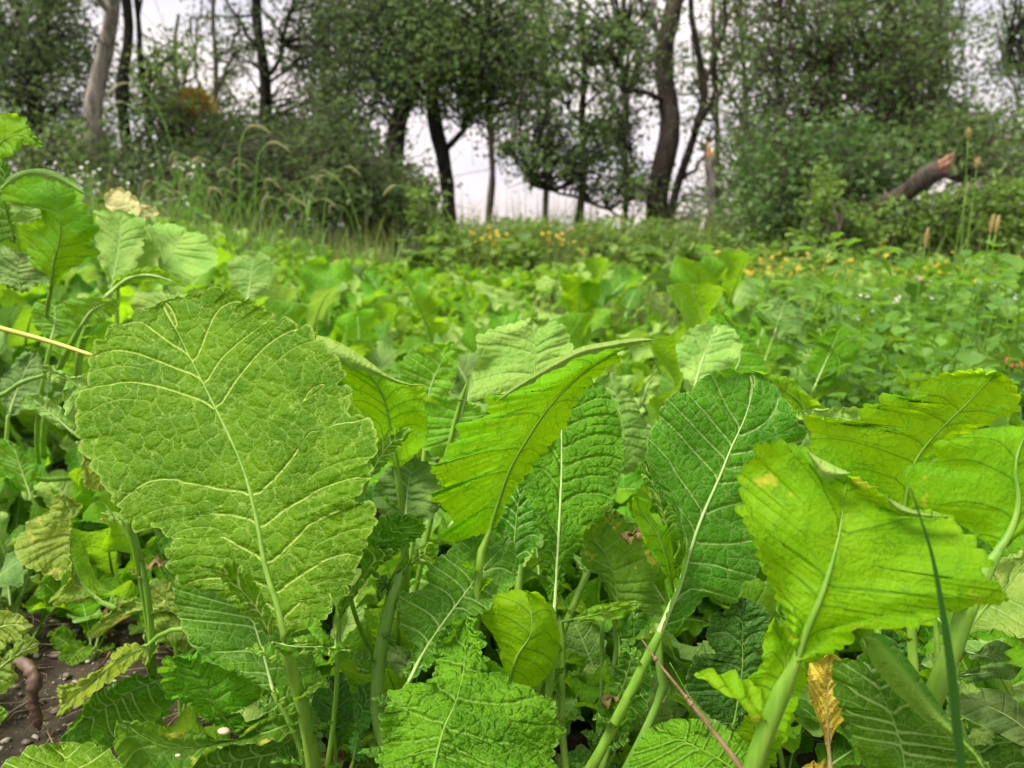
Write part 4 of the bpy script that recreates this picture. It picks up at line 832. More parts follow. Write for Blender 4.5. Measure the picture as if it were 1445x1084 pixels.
leaf(p, c, 2, [(925, 655), (1000, 640), (1060, 632), (1090, 650), (1130, 645), (1210, 688)], [(925, 655), (950, 690), (1000, 702), (1060, 690), (1130, 705), (1150, 690), (1210, 688)], [(925, 655), (1000, 670), (1100, 672), (1210, 688)], (.395, .375), 'fresh', tooth=(2, 12), nsec=5, seed=13, r0=2, nopet=True, label='narrow pointed lobe at the foot of the biggest leaf')
leaf(p, c, 2, [(930, 830), (800, 760), (680, 700), (610, 580), (590, 450), (640, 420), (760, 430)], [(930, 830), (1040, 780), (1060, 640), (960, 500), (850, 430), (760, 430)], [(930, 830), (890, 680), (840, 540), (760, 430)], (.45, .50), 'deep', tooth=(3, 18), nsec=8, seed=14, quilt=1, r0=4, pet=[(970, 900)], label='shaded leaf behind the foot of the biggest leaf')
leaf(p, c, 2, [(800, 965), (700, 920), (655, 885), (615, 850), (570, 850), (550, 790), (543, 740), (560, 715), (600, 702)], [(800, 965), (870, 950), (900, 900), (870, 830), (830, 770), (760, 740), (700, 700), (650, 700), (600, 702)], [(800, 965), (740, 880), (690, 800), (600, 702)], (.475, .46), 'crinkle', side=(-.02, .01), tooth=(4, 14), nsec=7, seed=15, quilt=1.4, wave=.009, r0=3, crumple=.5, pet=[(900, 990)], rib='rib_green', label='curled leaf with a pale rolled rim left of the foot')
leaf(p, c, 2, [(1050, 910), (960, 905), (880, 925), (800, 985), (745, 985), (650, 955), (585, 968), (540, 935), (470, 925), (395, 922)], [(1050, 910), (1000, 960), (900, 1000), (800, 1003), (700, 1022), (640, 1084), (560, 1140), (440, 1110), (390, 1010), (395, 922)], [(1050, 910), (900, 965), (740, 1000), (560, 1010), (395, 922)], (.47, .455), 'spotted', side=(-.004, -.03), tooth=(3, 22), nsec=8, seed=16, quilt=1, wave=.006, r0=4, nopet=True, rib='rib_green', label='low leaf with yellow and tan burnt patches')
leaf(p, c, 2, [(1085, 985), (950, 985), (830, 990), (700, 1040), (600, 1110)], [(1085, 985), (1030, 1040), (950, 1090), (800, 1150), (600, 1110)], [(1085, 985), (950, 1030), (800, 1060), (600, 1110)], (.475, .45), 'deep', tooth=(2, 22), nsec=7, seed=17, r0=4, nopet=True, rib='rib_green')
leaf(p, c, 2, [(1140, 1010), (1120, 950), (1080, 910), (1060, 850), (1065, 800), (1090, 778), (1130, 768)], [(1140, 1010), (1190, 930), (1200, 870), (1185, 800), (1160, 778), (1130, 768)], [(1140, 1010), (1135, 930), (1128, 840), (1130, 768)], (.47, .455), 'dark_crinkle', side=(.02, .02), tooth=(1.5, 16), nsec=5, seed=18, quilt=1.6, r0=3, rib='rib_green', label='small glossy dark young leaf at the foot of the plant')
leaf(p, c, 2, [(1200, 1060), (1185, 1000), (1205, 940), (1195, 860), (1230, 800), (1285, 790)], [(1200, 1060), (1240, 1050), (1225, 990), (1275, 910), (1270, 850), (1285, 790)], [(1200, 1060), (1220, 960), (1235, 870), (1285, 790)], (.46, .45), 'dark_crinkle', side=(.012, -.012), tooth=(3, 10), nsec=6, seed=19, quilt=1.2, wave=.006, r0=2.5, crumple=.6, rib='rib_green')
leaf(p, c, 12, [(180, 700), (165, 600), (240, 510), (320, 400), (300, 300), (350, 270), (320, 240), (400, 240), (520, 260), (585, 245)], [(180, 700), (230, 620), (330, 470), (420, 370), (500, 310), (585, 245)], [(180, 700), (230, 560), (350, 380), (480, 290), (585, 245)], (.445, .44), 'fresh', tooth=(1.5, 14), nsec=6, seed=20, quilt=.5, r0=3, pet=[(165, 900), (160, 1084)], rib='rib_green', label='smooth underside of the leaf with a pebbled top, right of the biggest leaf')
leaf(p, c, 12, [(320, 300), (270, 230), (330, 180), (400, 100), (450, 60), (510, 30), (600, 30)], [(320, 300), (420, 245), (580, 240), (650, 200), (700, 160), (725, 100), (680, 50), (600, 30)], [(320, 300), (420, 200), (520, 120), (600, 30)], (.444, .452), 'crinkle', tooth=(3.5, 9), nsec=6, seed=21, quilt=1.0, crumple=1.1, r0=1.5, nopet=True, res=1.6, rib='rib_green', label='pebbled grey green upper face of the small leaf right of the biggest leaf')

# plant 2: limp leaves low at the left
p, c = plant('plant of limp yellowing leaves lying over the soil at lower left', 262, .60)
leaf(p, c, 2, [(345, 520), (300, 500), (260, 520), (170, 525), (200, 480), (240, 450), (230, 410), (200, 440), (140, 420), (75, 390), (50, 340), (62, 300), (90, 270), (100, 240), (160, 215), (185, 160), (215, 152)], [(345, 520), (300, 490), (265, 440), (243, 390), (240, 300), (245, 240), (272, 215), (270, 182), (215, 152)], [(345, 520), (300, 480), (252, 410), (236, 340), (240, 260), (215, 152)], (.56, .57), 'limp', tooth=(2.5, 14), nsec=8, seed=31, quilt=1.6, wave=.012, r0=4.5, crumple=.9, pet=[(420, 545), (520, 560)], rib='rib_green', label='limp puckered leaf bent over its pale stalk')
leaf(p, c, 2, [(500, 670), (440, 660), (385, 690), (370, 730), (330, 752), (240, 800), (200, 800), (195, 830), (205, 870), (190, 912)], [(500, 670), (470, 715), (400, 770), (330, 820), (250, 880), (190, 912)], [(500, 670), (420, 712), (320, 780), (240, 850), (190, 912)], (.53, .50), 'limp', side=(-.01, .02), tooth=(2.5, 14), nsec=9, seed=32, quilt=1, wave=.008, r0=3.5, pet=[(560, 620), (640, 610)], rib='rib_pale', label='long drooping leaf folded along its pale rib')
leaf(p, c, 2, [(570, 775), (450, 770), (380, 800), (300, 850), (270, 900), (200, 990)], [(570, 775), (590, 860), (520, 950), (400, 1010), (280, 1020), (200, 990)], [(570, 775), (450, 820), (330, 900), (200, 990)], (.54, .51), 'deep', side=(-.008, .015), tooth=(2.5, 16), nsec=9, seed=33, quilt=1.2, wave=.009, r0=3, pet=[(640, 700)], rib='rib_green', label='dark drooping leaf under the long folded one')
leaf(p, c, 2, [(660, 630), (600, 560), (540, 540), (500, 590), (490, 650), (480, 700), (500, 760)], [(660, 630), (620, 680), (560, 650), (520, 700), (500, 760)], [(660, 630), (590, 610), (530, 650), (500, 760)], (.55, .54), 'limp', side=(.01, -.015), tooth=(2.5, 16), nsec=6, seed=34, quilt=1, wave=.01, r0=3, nopet=True, rib='rib_pale')
leaf(p, c, 2, [(645, 605), (560, 540), (500, 510), (440, 510), (390, 540)], [(645, 605), (600, 560), (540, 552), (450, 545), (400, 580), (330, 640), (300, 620), (390, 540)], [(645, 605), (570, 560), (480, 530), (390, 540)], (.56, .56), 'limp', tooth=(2.5, 12), nsec=6, seed=35, quilt=1, wave=.01, r0=4, pet=[(690, 650)], rib='rib_pale', label='shrivelled leaf along a whitish bare rib')
leaf(p, c, 2, [(590, 620), (560, 560), (480, 500), (500, 460), (580, 440)], [(590, 620), (650, 590), (620, 540), (600, 500), (580, 440)], [(590, 620), (580, 560), (565, 500), (580, 440)], (.60, .60), 'limp', tooth=(2.5, 12), nsec=6, seed=36, r0=3)
# plant 3: pale leaf peeping out behind the biggest leaf
p, c = plant('plant whose pale toothed leaf peeps out behind the left rim of the biggest leaf', 215, .58)
leaf(p, c, 8, [(700, 520), (600, 640), (540, 640), (480, 560), (470, 490), (455, 400), (460, 360), (520, 340), (460, 320), (380, 310), (330, 250), (300, 190)], [(700, 520), (720, 400), (690, 300), (640, 240), (560, 270), (480, 240), (400, 200), (370, 180), (300, 190)], [(700, 520), (620, 400), (520, 300), (400, 240), (300, 190)], (.50, .50), 'pale', tooth=(2.5, 10), nsec=8, seed=41, r0=4, pet=[(760, 700)], rib='rib_green', label='pale toothed leaf behind the rim of the biggest leaf')
leaf(p, c, 8, [(880, 1080), (760, 1100), (640, 1084), (605, 1030), (600, 960), (598, 890), (590, 780)], [(880, 1080), (900, 980), (800, 860), (700, 780), (590, 780)], [(880, 1080), (760, 990), (680, 880), (590, 780)], (.52, .50), 'limp', tooth=(2.5, 9), nsec=5, seed=42, r0=4, pet=[(900, 1150), (1000, 1500)], rib='rib_green', label='yellow green leaf tip with a scorched brown rim')
# plant 4, 5, 6: cut by the lower left edges
p, c = plant('plant cut by the left edge with two yellow green leaves over the bare soil', -75, .60)
leaf(p, c, 2, [(-160, 760), (-160, 600), (-60, 530), (0, 545), (60, 560), (115, 600)], [(-160, 760), (-60, 720), (30, 660), (70, 640), (115, 600)], [(-160, 760), (-90, 650), (20, 600), (115, 600)], (.55, .52), 'limp', tooth=(2.5, 14), nsec=7, seed=51, r0=4, rib='rib_pale')
leaf(p, c, 2, [(-150, 900), (-100, 740), (-40, 710), (20, 700), (60, 650), (95, 630), (135, 655)], [(-150, 900), (-60, 870), (10, 830), (60, 780), (40, 730), (80, 700), (120, 690), (135, 655)], [(-150, 900), (-60, 800), (40, 710), (135, 655)], (.54, .51), 'limp', tooth=(2.5, 14), nsec=7, seed=52, r0=4, rib='rib_pale')
leaf(p, c, 2, [(-150, 960), (-80, 850), (-30, 860), (30, 890)], [(-150, 960), (-80, 960), (0, 930), (30, 890)], [(-150, 960), (-60, 910), (30, 890)], (.52, .50), 'fresh', tooth=(2.5, 14), nsec=7, seed=53, r0=3)
p, c = plant('plant mostly below the frame whose broad light leaf top shows at the lower left corner', 150, .44)
leaf(p, c, 2, [(220, 1300), (60, 1200), (-20, 1120), (-10, 1084), (60, 1040), (100, 1015), (150, 1003), (210, 998)], [(220, 1300), (440, 1240), (470, 1130), (440, 1075), (390, 1050), (370, 1015), (300, 1000), (210, 998)], [(220, 1300), (215, 1180), (225, 1090), (210, 998)], (.385, .48), 'fresh', tooth=(3, 22), nsec=7, seed=54, quilt=1, r0=4, rib='rib_green', label='broad light green leaf top at the lower left corner')

# plant 7: centre, bright bent leaf
p, c = plant('plant in the centre with the bright yellow green leaf bent to a point', 690, .50)
D_ = leaf(p, c, 3, [(635, 915), (560, 945), (490, 962), (448, 930), (505, 920), (525, 905), (500, 870), (450, 822), (410, 785), (470, 770), (440, 720), (415, 680), (465, 655), (482, 600), (530, 580), (510, 530), (560, 512), (628, 495), (620, 452), (625, 425), (690, 422), (720, 392), (800, 352), (870, 300), (960, 252), (1060, 226), (1180, 208), (1245, 208)],
  [(635, 915), (665, 890), (690, 830), (740, 745), (790, 690), (850, 612), (905, 540), (945, 460), (985, 395), (1040, 330), (1125, 280), (1100, 255), (1180, 225), (1245, 208)],
  [(635, 915), (660, 830), (705, 700), (765, 590), (870, 440), (1000, 320), (1130, 245), (1245, 208)], (.45, .385), 'glow', side=(.022, .006), bend=.008, tooth=(3.5, 13), nsec=7, seed=61, quilt=.3, wave=.004, r0=5, ribr=4, rib='rib_dark', pet=[(600, 1010), (585, 1200)], label='bright yellow green leaf bent over to a point')
strip(p, c, 3, [(655, 440), (740, 368), (870, 290), (960, 240), (1060, 218), (1180, 202), (1248, 208)], [(655, 442), (745, 392), (880, 318), (985, 268), (1080, 246), (1180, 226), (1248, 209)], (.415, .384), 'pale', D_, 3)
E_ = leaf(p, c, 3, [(870, 1250), (848, 1190), (850, 1120), (843, 1080), (822, 1008), (850, 985), (838, 940), (800, 890), (792, 830), (752, 755), (742, 715), (800, 640), (860, 560), (900, 480), (950, 410), (1000, 370)],
  [(870, 1250), (888, 1170), (905, 1120), (915, 1040), (950, 1000), (985, 970), (970, 920), (1005, 885), (1050, 880), (1060, 830), (1100, 790), (1108, 720), (1130, 640), (1125, 560), (1105, 470), (1070, 400), (1030, 368), (1000, 370)],
  [(870, 1250), (880, 1080), (892, 880), (900, 700), (900, 580), (910, 480), (1000, 370)], (.455, .535), 'crinkle', side=(-.004, .004), tooth=(3.5, 12), nsec=11, seed=62, quilt=.8, wave=.004, r0=5.5, ribr=5, pet=[(865, 1330), (860, 1450)], crumple=.35, label='upright leaf with a straight white rib')
leaf(p, c, 3, [(700, 1130), (640, 1060), (620, 960), (660, 850), (700, 780), (748, 722)], [(700, 1130), (740, 1050), (800, 980), (832, 900), (822, 840), (790, 760), (748, 722)], [(700, 1130), (722, 980), (735, 850), (748, 722)], (.50, .52), 'deep', tooth=(3, 12), nsec=9, seed=63, quilt=1.3, r0=4, pet=[(700, 1300)], crumple=.4, rib='rib_green')
leaf(p, c, 3, [(790, 480), (700, 470), (640, 450), (560, 430), (575, 380), (570, 330), (592, 270), (585, 205), (660, 165), (700, 155), (790, 128)], [(790, 480), (880, 400), (930, 310), (942, 240), (925, 200), (915, 170), (890, 150), (850, 132), (790, 128)], [(790, 480), (800, 340), (800, 220), (790, 128)], (.60, .63), 'pale', tooth=(3, 13), nsec=8, seed=64, quilt=1.8, wave=.009, r0=4, crumple=.5, rib='rib_green', label='rounded pale puckered leaf behind the bright bent one')
leaf(p, c, 3, [(1110, 705), (1080, 600), (1060, 500), (1030, 420), (1030, 350), (1080, 325)], [(1110, 705), (1180, 690), (1220, 600), (1228, 540), (1190, 480), (1165, 420), (1140, 370), (1080, 325)], [(1110, 705), (1130, 580), (1110, 450), (1080, 325)], (.56, .58), 'pale', side=(0, .01), tooth=(3, 13), nsec=8, seed=65, quilt=1.6, r0=4, crumple=.4, rib='rib_green', label='pale leaf half hidden behind the white ribbed leaf')
# plant 8: low leaves in front of it
p, c = plant('low front plant with a big blistered leaf at the bottom centre', 640, .42)
leaf(p, c, 4, [(425, 1090), (330, 1084), (218, 1070), (238, 1000), (225, 930), (232, 880), (262, 850), (262, 800), (300, 795), (330, 772), (385, 800), (400, 770), (425, 740), (437, 680), (428, 625), (470, 600), (490, 550), (520, 525), (550, 522)],
  [(425, 1090), (600, 1120), (880, 1110), (862, 1040), (905, 950), (880, 900), (868, 830), (820, 820), (780, 785), (715, 790), (700, 735), (650, 690), (600, 668), (618, 600), (580, 575), (590, 540), (550, 522)],
  [(425, 1090), (445, 1000), (470, 920), (510, 830), (540, 700), (545, 600), (550, 522)], (.345, .43), 'crinkle', side=(.002, -.008), bend=-.004, tooth=(4, 11), nsec=7, seed=71, quilt=.6, wave=.008, ruffle=.005, r0=4, crumple=.9, res=1.1, rib='rib_green', ribr=3, label='big blistered leaf at the bottom centre')
leaf(p, c, 4, [(330, 1200), (230, 1120), (220, 1084), (280, 1050), (350, 1032)], [(330, 1200), (430, 1130), (445, 1075), (400, 1050), (350, 1032)], [(330, 1200), (335, 1110), (350, 1032)], (.37, .38), 'fresh', tooth=(2.5, 14), nsec=5, seed=72, r0=3, label='leaf tip touching the bottom edge of the photo')
leaf(p, c, 4, [(335, 760), (305, 730), (335, 690), (350, 640), (310, 570), (298, 500), (302, 440), (370, 425), (402, 390), (405, 320), (470, 290), (500, 250), (560, 225), (640, 208), (715, 225)], [(335, 760), (385, 720), (400, 720), (425, 690), (440, 610), (490, 560), (560, 520), (620, 500), (665, 450), (710, 415), (740, 330), (725, 270), (715, 225)], [(335, 760), (385, 660), (450, 560), (530, 450), (620, 330), (715, 225)], (.41, .475), 'deep', side=(.004, -.006), tooth=(3, 15), nsec=8, seed=73, quilt=1.2, wave=.004, r0=4.5, ribr=4, pet=[(290, 860), (280, 1000)], label='dark leaf with whitish veins slanting up to the right')
leaf(p, c, 4, [(345, 745), (300, 740), (262, 700), (255, 650), (290, 630), (330, 650)], [(345, 745), (365, 700), (350, 660), (330, 650)], [(345, 745), (325, 700), (330, 650)], (.43, .425), 'grey', tooth=(2.5, 8), nsec=4, seed=74, r0=1.5, nopet=True)
leaf(p, c, 4, [(705, 770), (680, 700), (668, 640), (640, 580), (600, 530), (600, 490), (650, 450), (700, 425), (770, 424)], [(705, 770), (760, 788), (830, 760), (865, 710), (888, 660), (892, 590), (882, 530), (860, 480), (820, 440), (770, 424)], [(705, 770), (735, 670), (790, 570), (770, 424)], (.445, .44), 'under', side=(.02, .012), bend=-.01, tooth=(1.6, 20), nsec=6, seed=75, quilt=2.0, wave=.006, r0=4, rib='rib_green', label='cupped rounded leaf turned down beside the dark leaf')
leaf(p, c, 12, [(610, 360), (625, 310), (650, 270), (700, 230), (740, 205), (808, 220)], [(610, 360), (660, 345), (770, 335), (800, 290), (808, 220)], [(610, 360), (680, 300), (808, 220)], (.435, .42), 'fresh', tooth=(1.5, 14), nsec=4, seed=76, r0=2, nopet=True, label='small light lobe at the top of a bare stalk')
leaf(p, c, 12, [(500, 500), (440, 560), (410, 460), (440, 440), (480, 490)], [(500, 500), (580, 420), (620, 330), (560, 330), (480, 490)], [(500, 500), (520, 450), (480, 490)], (.44, .44), 'deep', tooth=None, nsec=4, seed=77, r0=8, pet=[(560, 380), (500, 600), (440, 900), (420, 1084)], rib='stalk', label='bare double stalk left of the dark leaf')
# plant 9: right of centre, big upright leaf
p, c = plant('plant right of centre with a tall rounded leaf on a thick curving stalk', 810, .47)
leaf(p, c, 5, [(98, 1082), (120, 1020), (150, 930), (180, 850), (195, 755), (165, 680), (140, 610), (90, 560), (55, 480), (45, 400), (58, 340), (95, 285), (105, 240), (150, 198), (210, 190), (240, 150), (300, 116), (360, 107), (430, 118)],
  [(98, 1082), (150, 1090), (170, 1060), (215, 1010), (250, 965), (290, 950), (340, 975), (385, 960), (405, 900), (450, 880), (470, 790), (445, 700), (490, 640), (530, 560), (580, 460), (610, 400), (636, 350), (605, 300), (575, 240), (540, 205), (500, 150), (430, 118)],
  [(98, 1082), (135, 990), (168, 915), (205, 790), (250, 660), (315, 512), (360, 400), (410, 290), (440, 180), (430, 118)], (.425, .49), 'deep', side=(-.006, .012), tooth=(2.6, 20), nsec=10, seed=81, quilt=1.4, wave=.005, r0=7, ribr=6.5, gam=1.05, pet=[(20, 1240), (-60, 1400), (-120, 1520), (-170, 1600)], pd=.44, res=1.1, label='tall rounded leaf with a whitish rib and veins')
leaf(p, c, 5, [(148, 960), (110, 860), (70, 800), (30, 730), (5, 660), (-10, 600), (0, 575)], [(148, 960), (150, 850), (140, 770), (125, 690), (95, 690), (60, 640), (62, 600), (0, 575)], [(148, 960), (120, 820), (85, 720), (40, 650), (0, 575)], (.445, .435), 'under', side=(-.008, .01), tooth=(1, 20), nsec=6, seed=82, quilt=.8, r0=5, nopet=True, rib='rib_green', label='narrow leaf with a rolled grey rim left of the tall leaf')
leaf(p, c, 9, [(860, 900), (820, 700), (800, 560), (800, 500), (700, 300), (620, 90), (660, 60)], [(860, 900), (960, 760), (980, 680), (920, 500), (870, 400), (760, 250), (690, 60), (660, 60)], [(860, 900), (870, 700), (810, 450), (740, 250), (660, 60)], (.47, .475), 'fresh', tooth=(1.2, 20), nsec=8, seed=83, quilt=.8, r0=3, nopet=True, rib='rib_green')
leaf(p, c, 4, [(1120, 640), (1090, 500), (1040, 370), (980, 330), (972, 230), (1000, 195), (1060, 150), (1100, 128)], [(1120, 640), (1200, 600), (1275, 540), (1262, 460), (1240, 400), (1260, 340), (1215, 270), (1180, 180), (1100, 128)], [(1120, 640), (1110, 480), (1085, 340), (1050, 240), (1100, 128)], (.50, .51), 'spotted', tooth=(3, 13), nsec=9, seed=84, quilt=1.6, wave=.01, r0=4, crumple=.5, rib='rib_green', label='crumpled leaf with a browned tip in the gap left of the tall leaf')
leaf(p, c, 10, [(430, 850), (360, 800), (400, 620), (480, 480), (520, 300), (500, 160), (600, 30)], [(430, 850), (560, 860), (680, 700), (700, 500), (690, 300), (680, 150), (600, 30)], [(430, 850), (520, 600), (590, 350), (600, 30)], (.49, .50), 'deep', tooth=(3, 16), nsec=9, seed=85, quilt=1.2, r0=4, rib='rib_green')
leaf(p, c, 10, [(145, 170), (220, 150), (300, 90), (380, 60), (500, 45), (600, 38), (668, 42)], [(145, 170), (260, 165), (400, 163), (500, 145), (560, 110), (620, 80), (668, 42)], [(145, 170), (260, 145), (420, 105), (560, 70), (668, 42)], (.48, .44), 'mid', tooth=(1.2, 16), nsec=8, seed=86, quilt=.8, r0=4, pet=[(150, 300), (145, 700)], rib='rib_green', label='narrow leaf lying level in front of the dark gap')
leaf(p, c, 6, [(365, 945), (300, 900), (240, 850), (195, 800), (200, 720), (235, 668), (300, 660), (265, 600), (275, 555), (288, 508), (335, 505), (370, 460), (405, 452)], [(365, 945), (405, 890), (435, 810), (450, 760), (476, 690), (478, 600), (500, 530), (480, 485), (445, 470), (405, 452)], [(365, 945), (385, 830), (402, 700), (400, 570), (405, 452)], (.445, .455), 'dark_crinkle', tooth=(3.2, 10), nsec=8, seed=87, quilt=1.0, crumple=1.3, wave=.004, r0=3, res=1.7, rib='rib_green', label='dark tightly pebbled young leaf')
leaf(p, c, 5, [(20, 250), (15, 200), (20, 180), (60, 120), (90, 80)], [(20, 250), (60, 220), (90, 180), (100, 130), (90, 80)], [(20, 250), (50, 170), (90, 80)], (.8, .8), 'pale', tooth=(2, 16), nsec=5, seed=88, r0=3, nopet=True)
V, Q, T = tube(cr([c, P(925, 1000, .46), P(931, 945, .452), P(928, 880, .452)], 14) - c, np.linspace(.0028, .0022, 14), 10); so_ = obj('stalk', mesh('stalk', V, [Q, T], M['stalk']), p); so_['label'] = 'cut pale stalk ending in a flat top'
for (x0, y0, x1, y1, d, w_) in ((885, 1000, 893, 880, .5, .0018), (845, 1020, 850, 870, .53, .0015), (868, 930, 862, 860, .55, .0018)):
    V, Q, T = tube(cr([c + [.0, .01, 0], P(x0, y0, d), P(x1, y1, d)], 12) - c, w_, 8); obj('stalk', mesh('stalk', V, [Q, T], M['stalk']), p)
# plant 10: front right, out of focus
p, c = plant('nearest plant on the right, its big torn leaf with yellow spots out of focus', 1085, .345)
J_ = leaf(p, c, 5, [(600, 1190), (585, 1100), (545, 980), (480, 850), (450, 760), (430, 700), (388, 640), (400, 570), (388, 490), (440, 440), (448, 398), (520, 375), (600, 392), (660, 428), (720, 475), (790, 500)],
  [(600, 1190), (660, 1190), (730, 1160), (800, 1120), (830, 1062), (900, 1072), (980, 1062), (1080, 1052), (1160, 1020), (1240, 985), (1385, 965), (1345, 910), (1290, 870), (1320, 810), (1250, 740), (1200, 700), (1180, 655), (1060, 648), (960, 608), (900, 560), (840, 520), (790, 500)],
  [(600, 1190), (640, 1080), (690, 960), (725, 860), (758, 730), (775, 620), (790, 500)], (.30, .315), 'under', side=(.01, -.012), bend=-.01, tooth=(6, 18), nsec=5, seed=91, quilt=1.0, wave=.010, ruffle=.004, r0=13, ribr=9, pet=[(530, 1350), (450, 1560)], pd=.31, rib='rib_green', label='big out of focus leaf with yellow spots, its rim folded over')
strip(p, c, 5, [(640, 408), (690, 440), (750, 470), (800, 492)], [(640, 410), (670, 470), (710, 520), (800, 500)], (.306, .303), 'pale', J_, 4)
strip(p, c, 5, [(930, 580), (1000, 615), (1070, 640), (1182, 655)], [(930, 582), (980, 640), (1060, 655), (1182, 657)], (.300, .298), 'pale', J_, 5)
leaf(p, c, 6, [(470, 1050), (430, 900), (400, 780), (470, 700), (480, 600), (520, 520)], [(470, 1050), (560, 980), (600, 860), (640, 740), (600, 620), (560, 560), (520, 520)], [(470, 1050), (520, 850), (560, 700), (520, 520)], (.33, .335), 'under', tooth=(2, 15), nsec=8, seed=92, r0=4, nopet=True, rib='rib_green', label='wing of leaf along the thick stalk')
leaf(p, c, 11, [(760, 1300), (600, 1100), (480, 960), (400, 760), (330, 600), (312, 420), (330, 385), (420, 390), (470, 400), (490, 240)], [(760, 1300), (1180, 1200), (1230, 1022), (1130, 900), (1040, 800), (980, 700), (830, 540), (720, 380), (620, 250), (490, 240)], [(760, 1300), (740, 1000), (680, 760), (560, 480), (490, 240)], (.315, .355), 'deep', side=(.02, -.01), tooth=(4, 18), nsec=9, seed=93, quilt=.9, wave=.006, r0=4, ribr=3, rib='rib_green', label='out of focus dark leaf at the bottom right')
strip(p, c, 11, [(490, 240), (600, 230), (760, 380), (900, 580), (1040, 780), (1180, 940), (1230, 1040)], [(490, 245), (560, 420), (700, 590), (860, 740), (1000, 830), (1120, 930), (1200, 1040)], (.33, .295), 'fresh', p, 6, name='leaf')
leaf(p, c, 6, [(430, 1130), (300, 1200), (60, 1200), (-20, 1100), (0, 1010), (40, 950), (80, 920)], [(430, 1130), (440, 1040), (400, 975), (330, 930), (260, 908), (160, 900), (80, 920)], [(430, 1130), (300, 1040), (170, 975), (80, 920)], (.345, .43), 'crinkle', tooth=(1.5, 22), nsec=7, seed=94, quilt=1.3, r0=4, rib='rib_green', label='round topped leaf at the bottom edge right of centre')
# plant 11: right, leaves with backlight painted in
p, c = plant('plant at the right with two backlit leaves, the upper one glowing yellow green', 1300, .42)
leaf(p, c, 5, [(1000, 650), (930, 570), (850, 520), (780, 490), (700, 450), (645, 405), (660, 350), (625, 300), (640, 278), (700, 290), (760, 300), (830, 292), (848, 240), (905, 240), (920, 195), (1010, 215), (1060, 190), (1080, 150), (1180, 118), (1260, 112), (1350, 118)],
  [(1000, 650), (1060, 580), (1090, 500), (1120, 430), (1160, 380), (1250, 345), (1300, 318), (1350, 290), (1420, 265), (1427, 210), (1400, 150), (1350, 118)],
  [(1000, 650), (1030, 480), (1100, 370), (1230, 240), (1300, 170), (1350, 118)], (.415, .40), 'glow', side=(.0, .004), tooth=(4, 15), nsec=6, seed=101, quilt=.3, wave=.006, r0=6, ribr=4, rib='rib_dark', pet=[(1020, 850), (1030, 1100)], label='glowing yellow green leaf with dark veins')
leaf(p, c, 5, [(1345, 790), (1290, 740), (1180, 665), (1060, 612), (1020, 560), (1000, 472), (1080, 452), (1120, 432), (1108, 380), (1180, 368), (1280, 332), (1400, 316), (1470, 315)], [(1345, 790), (1445, 720), (1530, 640), (1580, 520), (1560, 400), (1470, 315)], [(1345, 790), (1400, 700), (1425, 600), (1415, 480), (1430, 400), (1470, 315)], (.345, .35), 'under', side=(.010, 0), tooth=(2, 26), nsec=5, seed=102, quilt=.5, wave=.004, r0=14, ribr=9, pet=[(1250, 950), (1200, 1100), (1120, 1300)], pd=.35, rib='rib_green', label='broad shaded underside cut by the right edge')
leaf(p, c, 5, [(660, 330), (600, 270), (560, 230), (520, 160), (430, 112)], [(660, 330), (720, 270), (660, 215), (600, 160), (540, 130), (430, 112)], [(660, 330), (620, 240), (550, 180), (430, 112)], (.50, .49), 'midglow', tooth=(2, 14), nsec=7, seed=103, r0=4, rib='rib_green')
leaf(p, c, 5, [(860, 360), (760, 330), (680, 300), (610, 290), (620, 262)], [(860, 360), (850, 262), (780, 250), (700, 255), (620, 262)], [(860, 360), (800, 300), (700, 275), (620, 262)], (.46, .46), 'pale', tooth=(2, 14), nsec=7, seed=104, r0=3)
leaf(p, c, 11, [(240, 720), (180, 600), (170, 430), (220, 390), (300, 340)], [(240, 720), (420, 720), (370, 600), (380, 420), (340, 360), (300, 340)], [(300, 1022), (285, 700), (290, 500), (300, 340)], (.43, .43), 'dead', tooth=(2, 12), nsec=8, seed=105, quilt=1, wave=.006, r0=4, rib='straw', label='dead yellow leaf peppered with dark spots')
leaf(p, c, 11, [(770, 480), (640, 350), (600, 240), (650, 200), (720, 190)], [(770, 480), (880, 420), (870, 360), (780, 340), (800, 260), (780, 200), (720, 190)], [(770, 480), (740, 380), (700, 280), (720, 190)], (.46, .46), 'dark_crinkle', tooth=(2, 12), nsec=8, seed=106, quilt=1, wave=.006, r0=2)
# plant 12: lower right corner
p, c = plant('small grey green plant low in the right corner with flat dark veined leaves', 1420, .50)
leaf(p, c, 6, [(1205, 630), (1235, 560), (1240, 500), (1290, 430), (1330, 390), (1330, 330), (1400, 290), (1480, 270)], [(1205, 630), (1260, 575), (1340, 568), (1450, 600), (1550, 520), (1540, 400), (1480, 270)], [(1205, 630), (1290, 500), (1390, 400), (1480, 270)], (.455, .49), 'pale', side=(0, -.02), tooth=(2.5, 16), nsec=8, seed=111, quilt=1.5, r0=5, pet=[(1190, 720)], rib='rib_green', label='pale leaf behind the grass blade at the right edge')
leaf(p, c, 6, [(1195, 640), (1270, 650), (1300, 625), (1350, 608), (1405, 635)], [(1195, 640), (1260, 685), (1350, 690), (1400, 680), (1370, 655), (1405, 635)], [(1195, 640), (1290, 662), (1405, 635)], (.49, .47), 'grey', tooth=None, nsec=6, seed=112, r0=2, quilt=.8)
leaf(p, c, 6, [(1190, 740), (1230, 720), (1300, 700), (1360, 690), (1440, 710)], [(1190, 740), (1260, 765), (1340, 750), (1400, 755), (1440, 710)], [(1190, 740), (1300, 730), (1440, 710)], (.50, .48), 'grey', tooth=None, nsec=6, seed=113, r0=2, quilt=1)
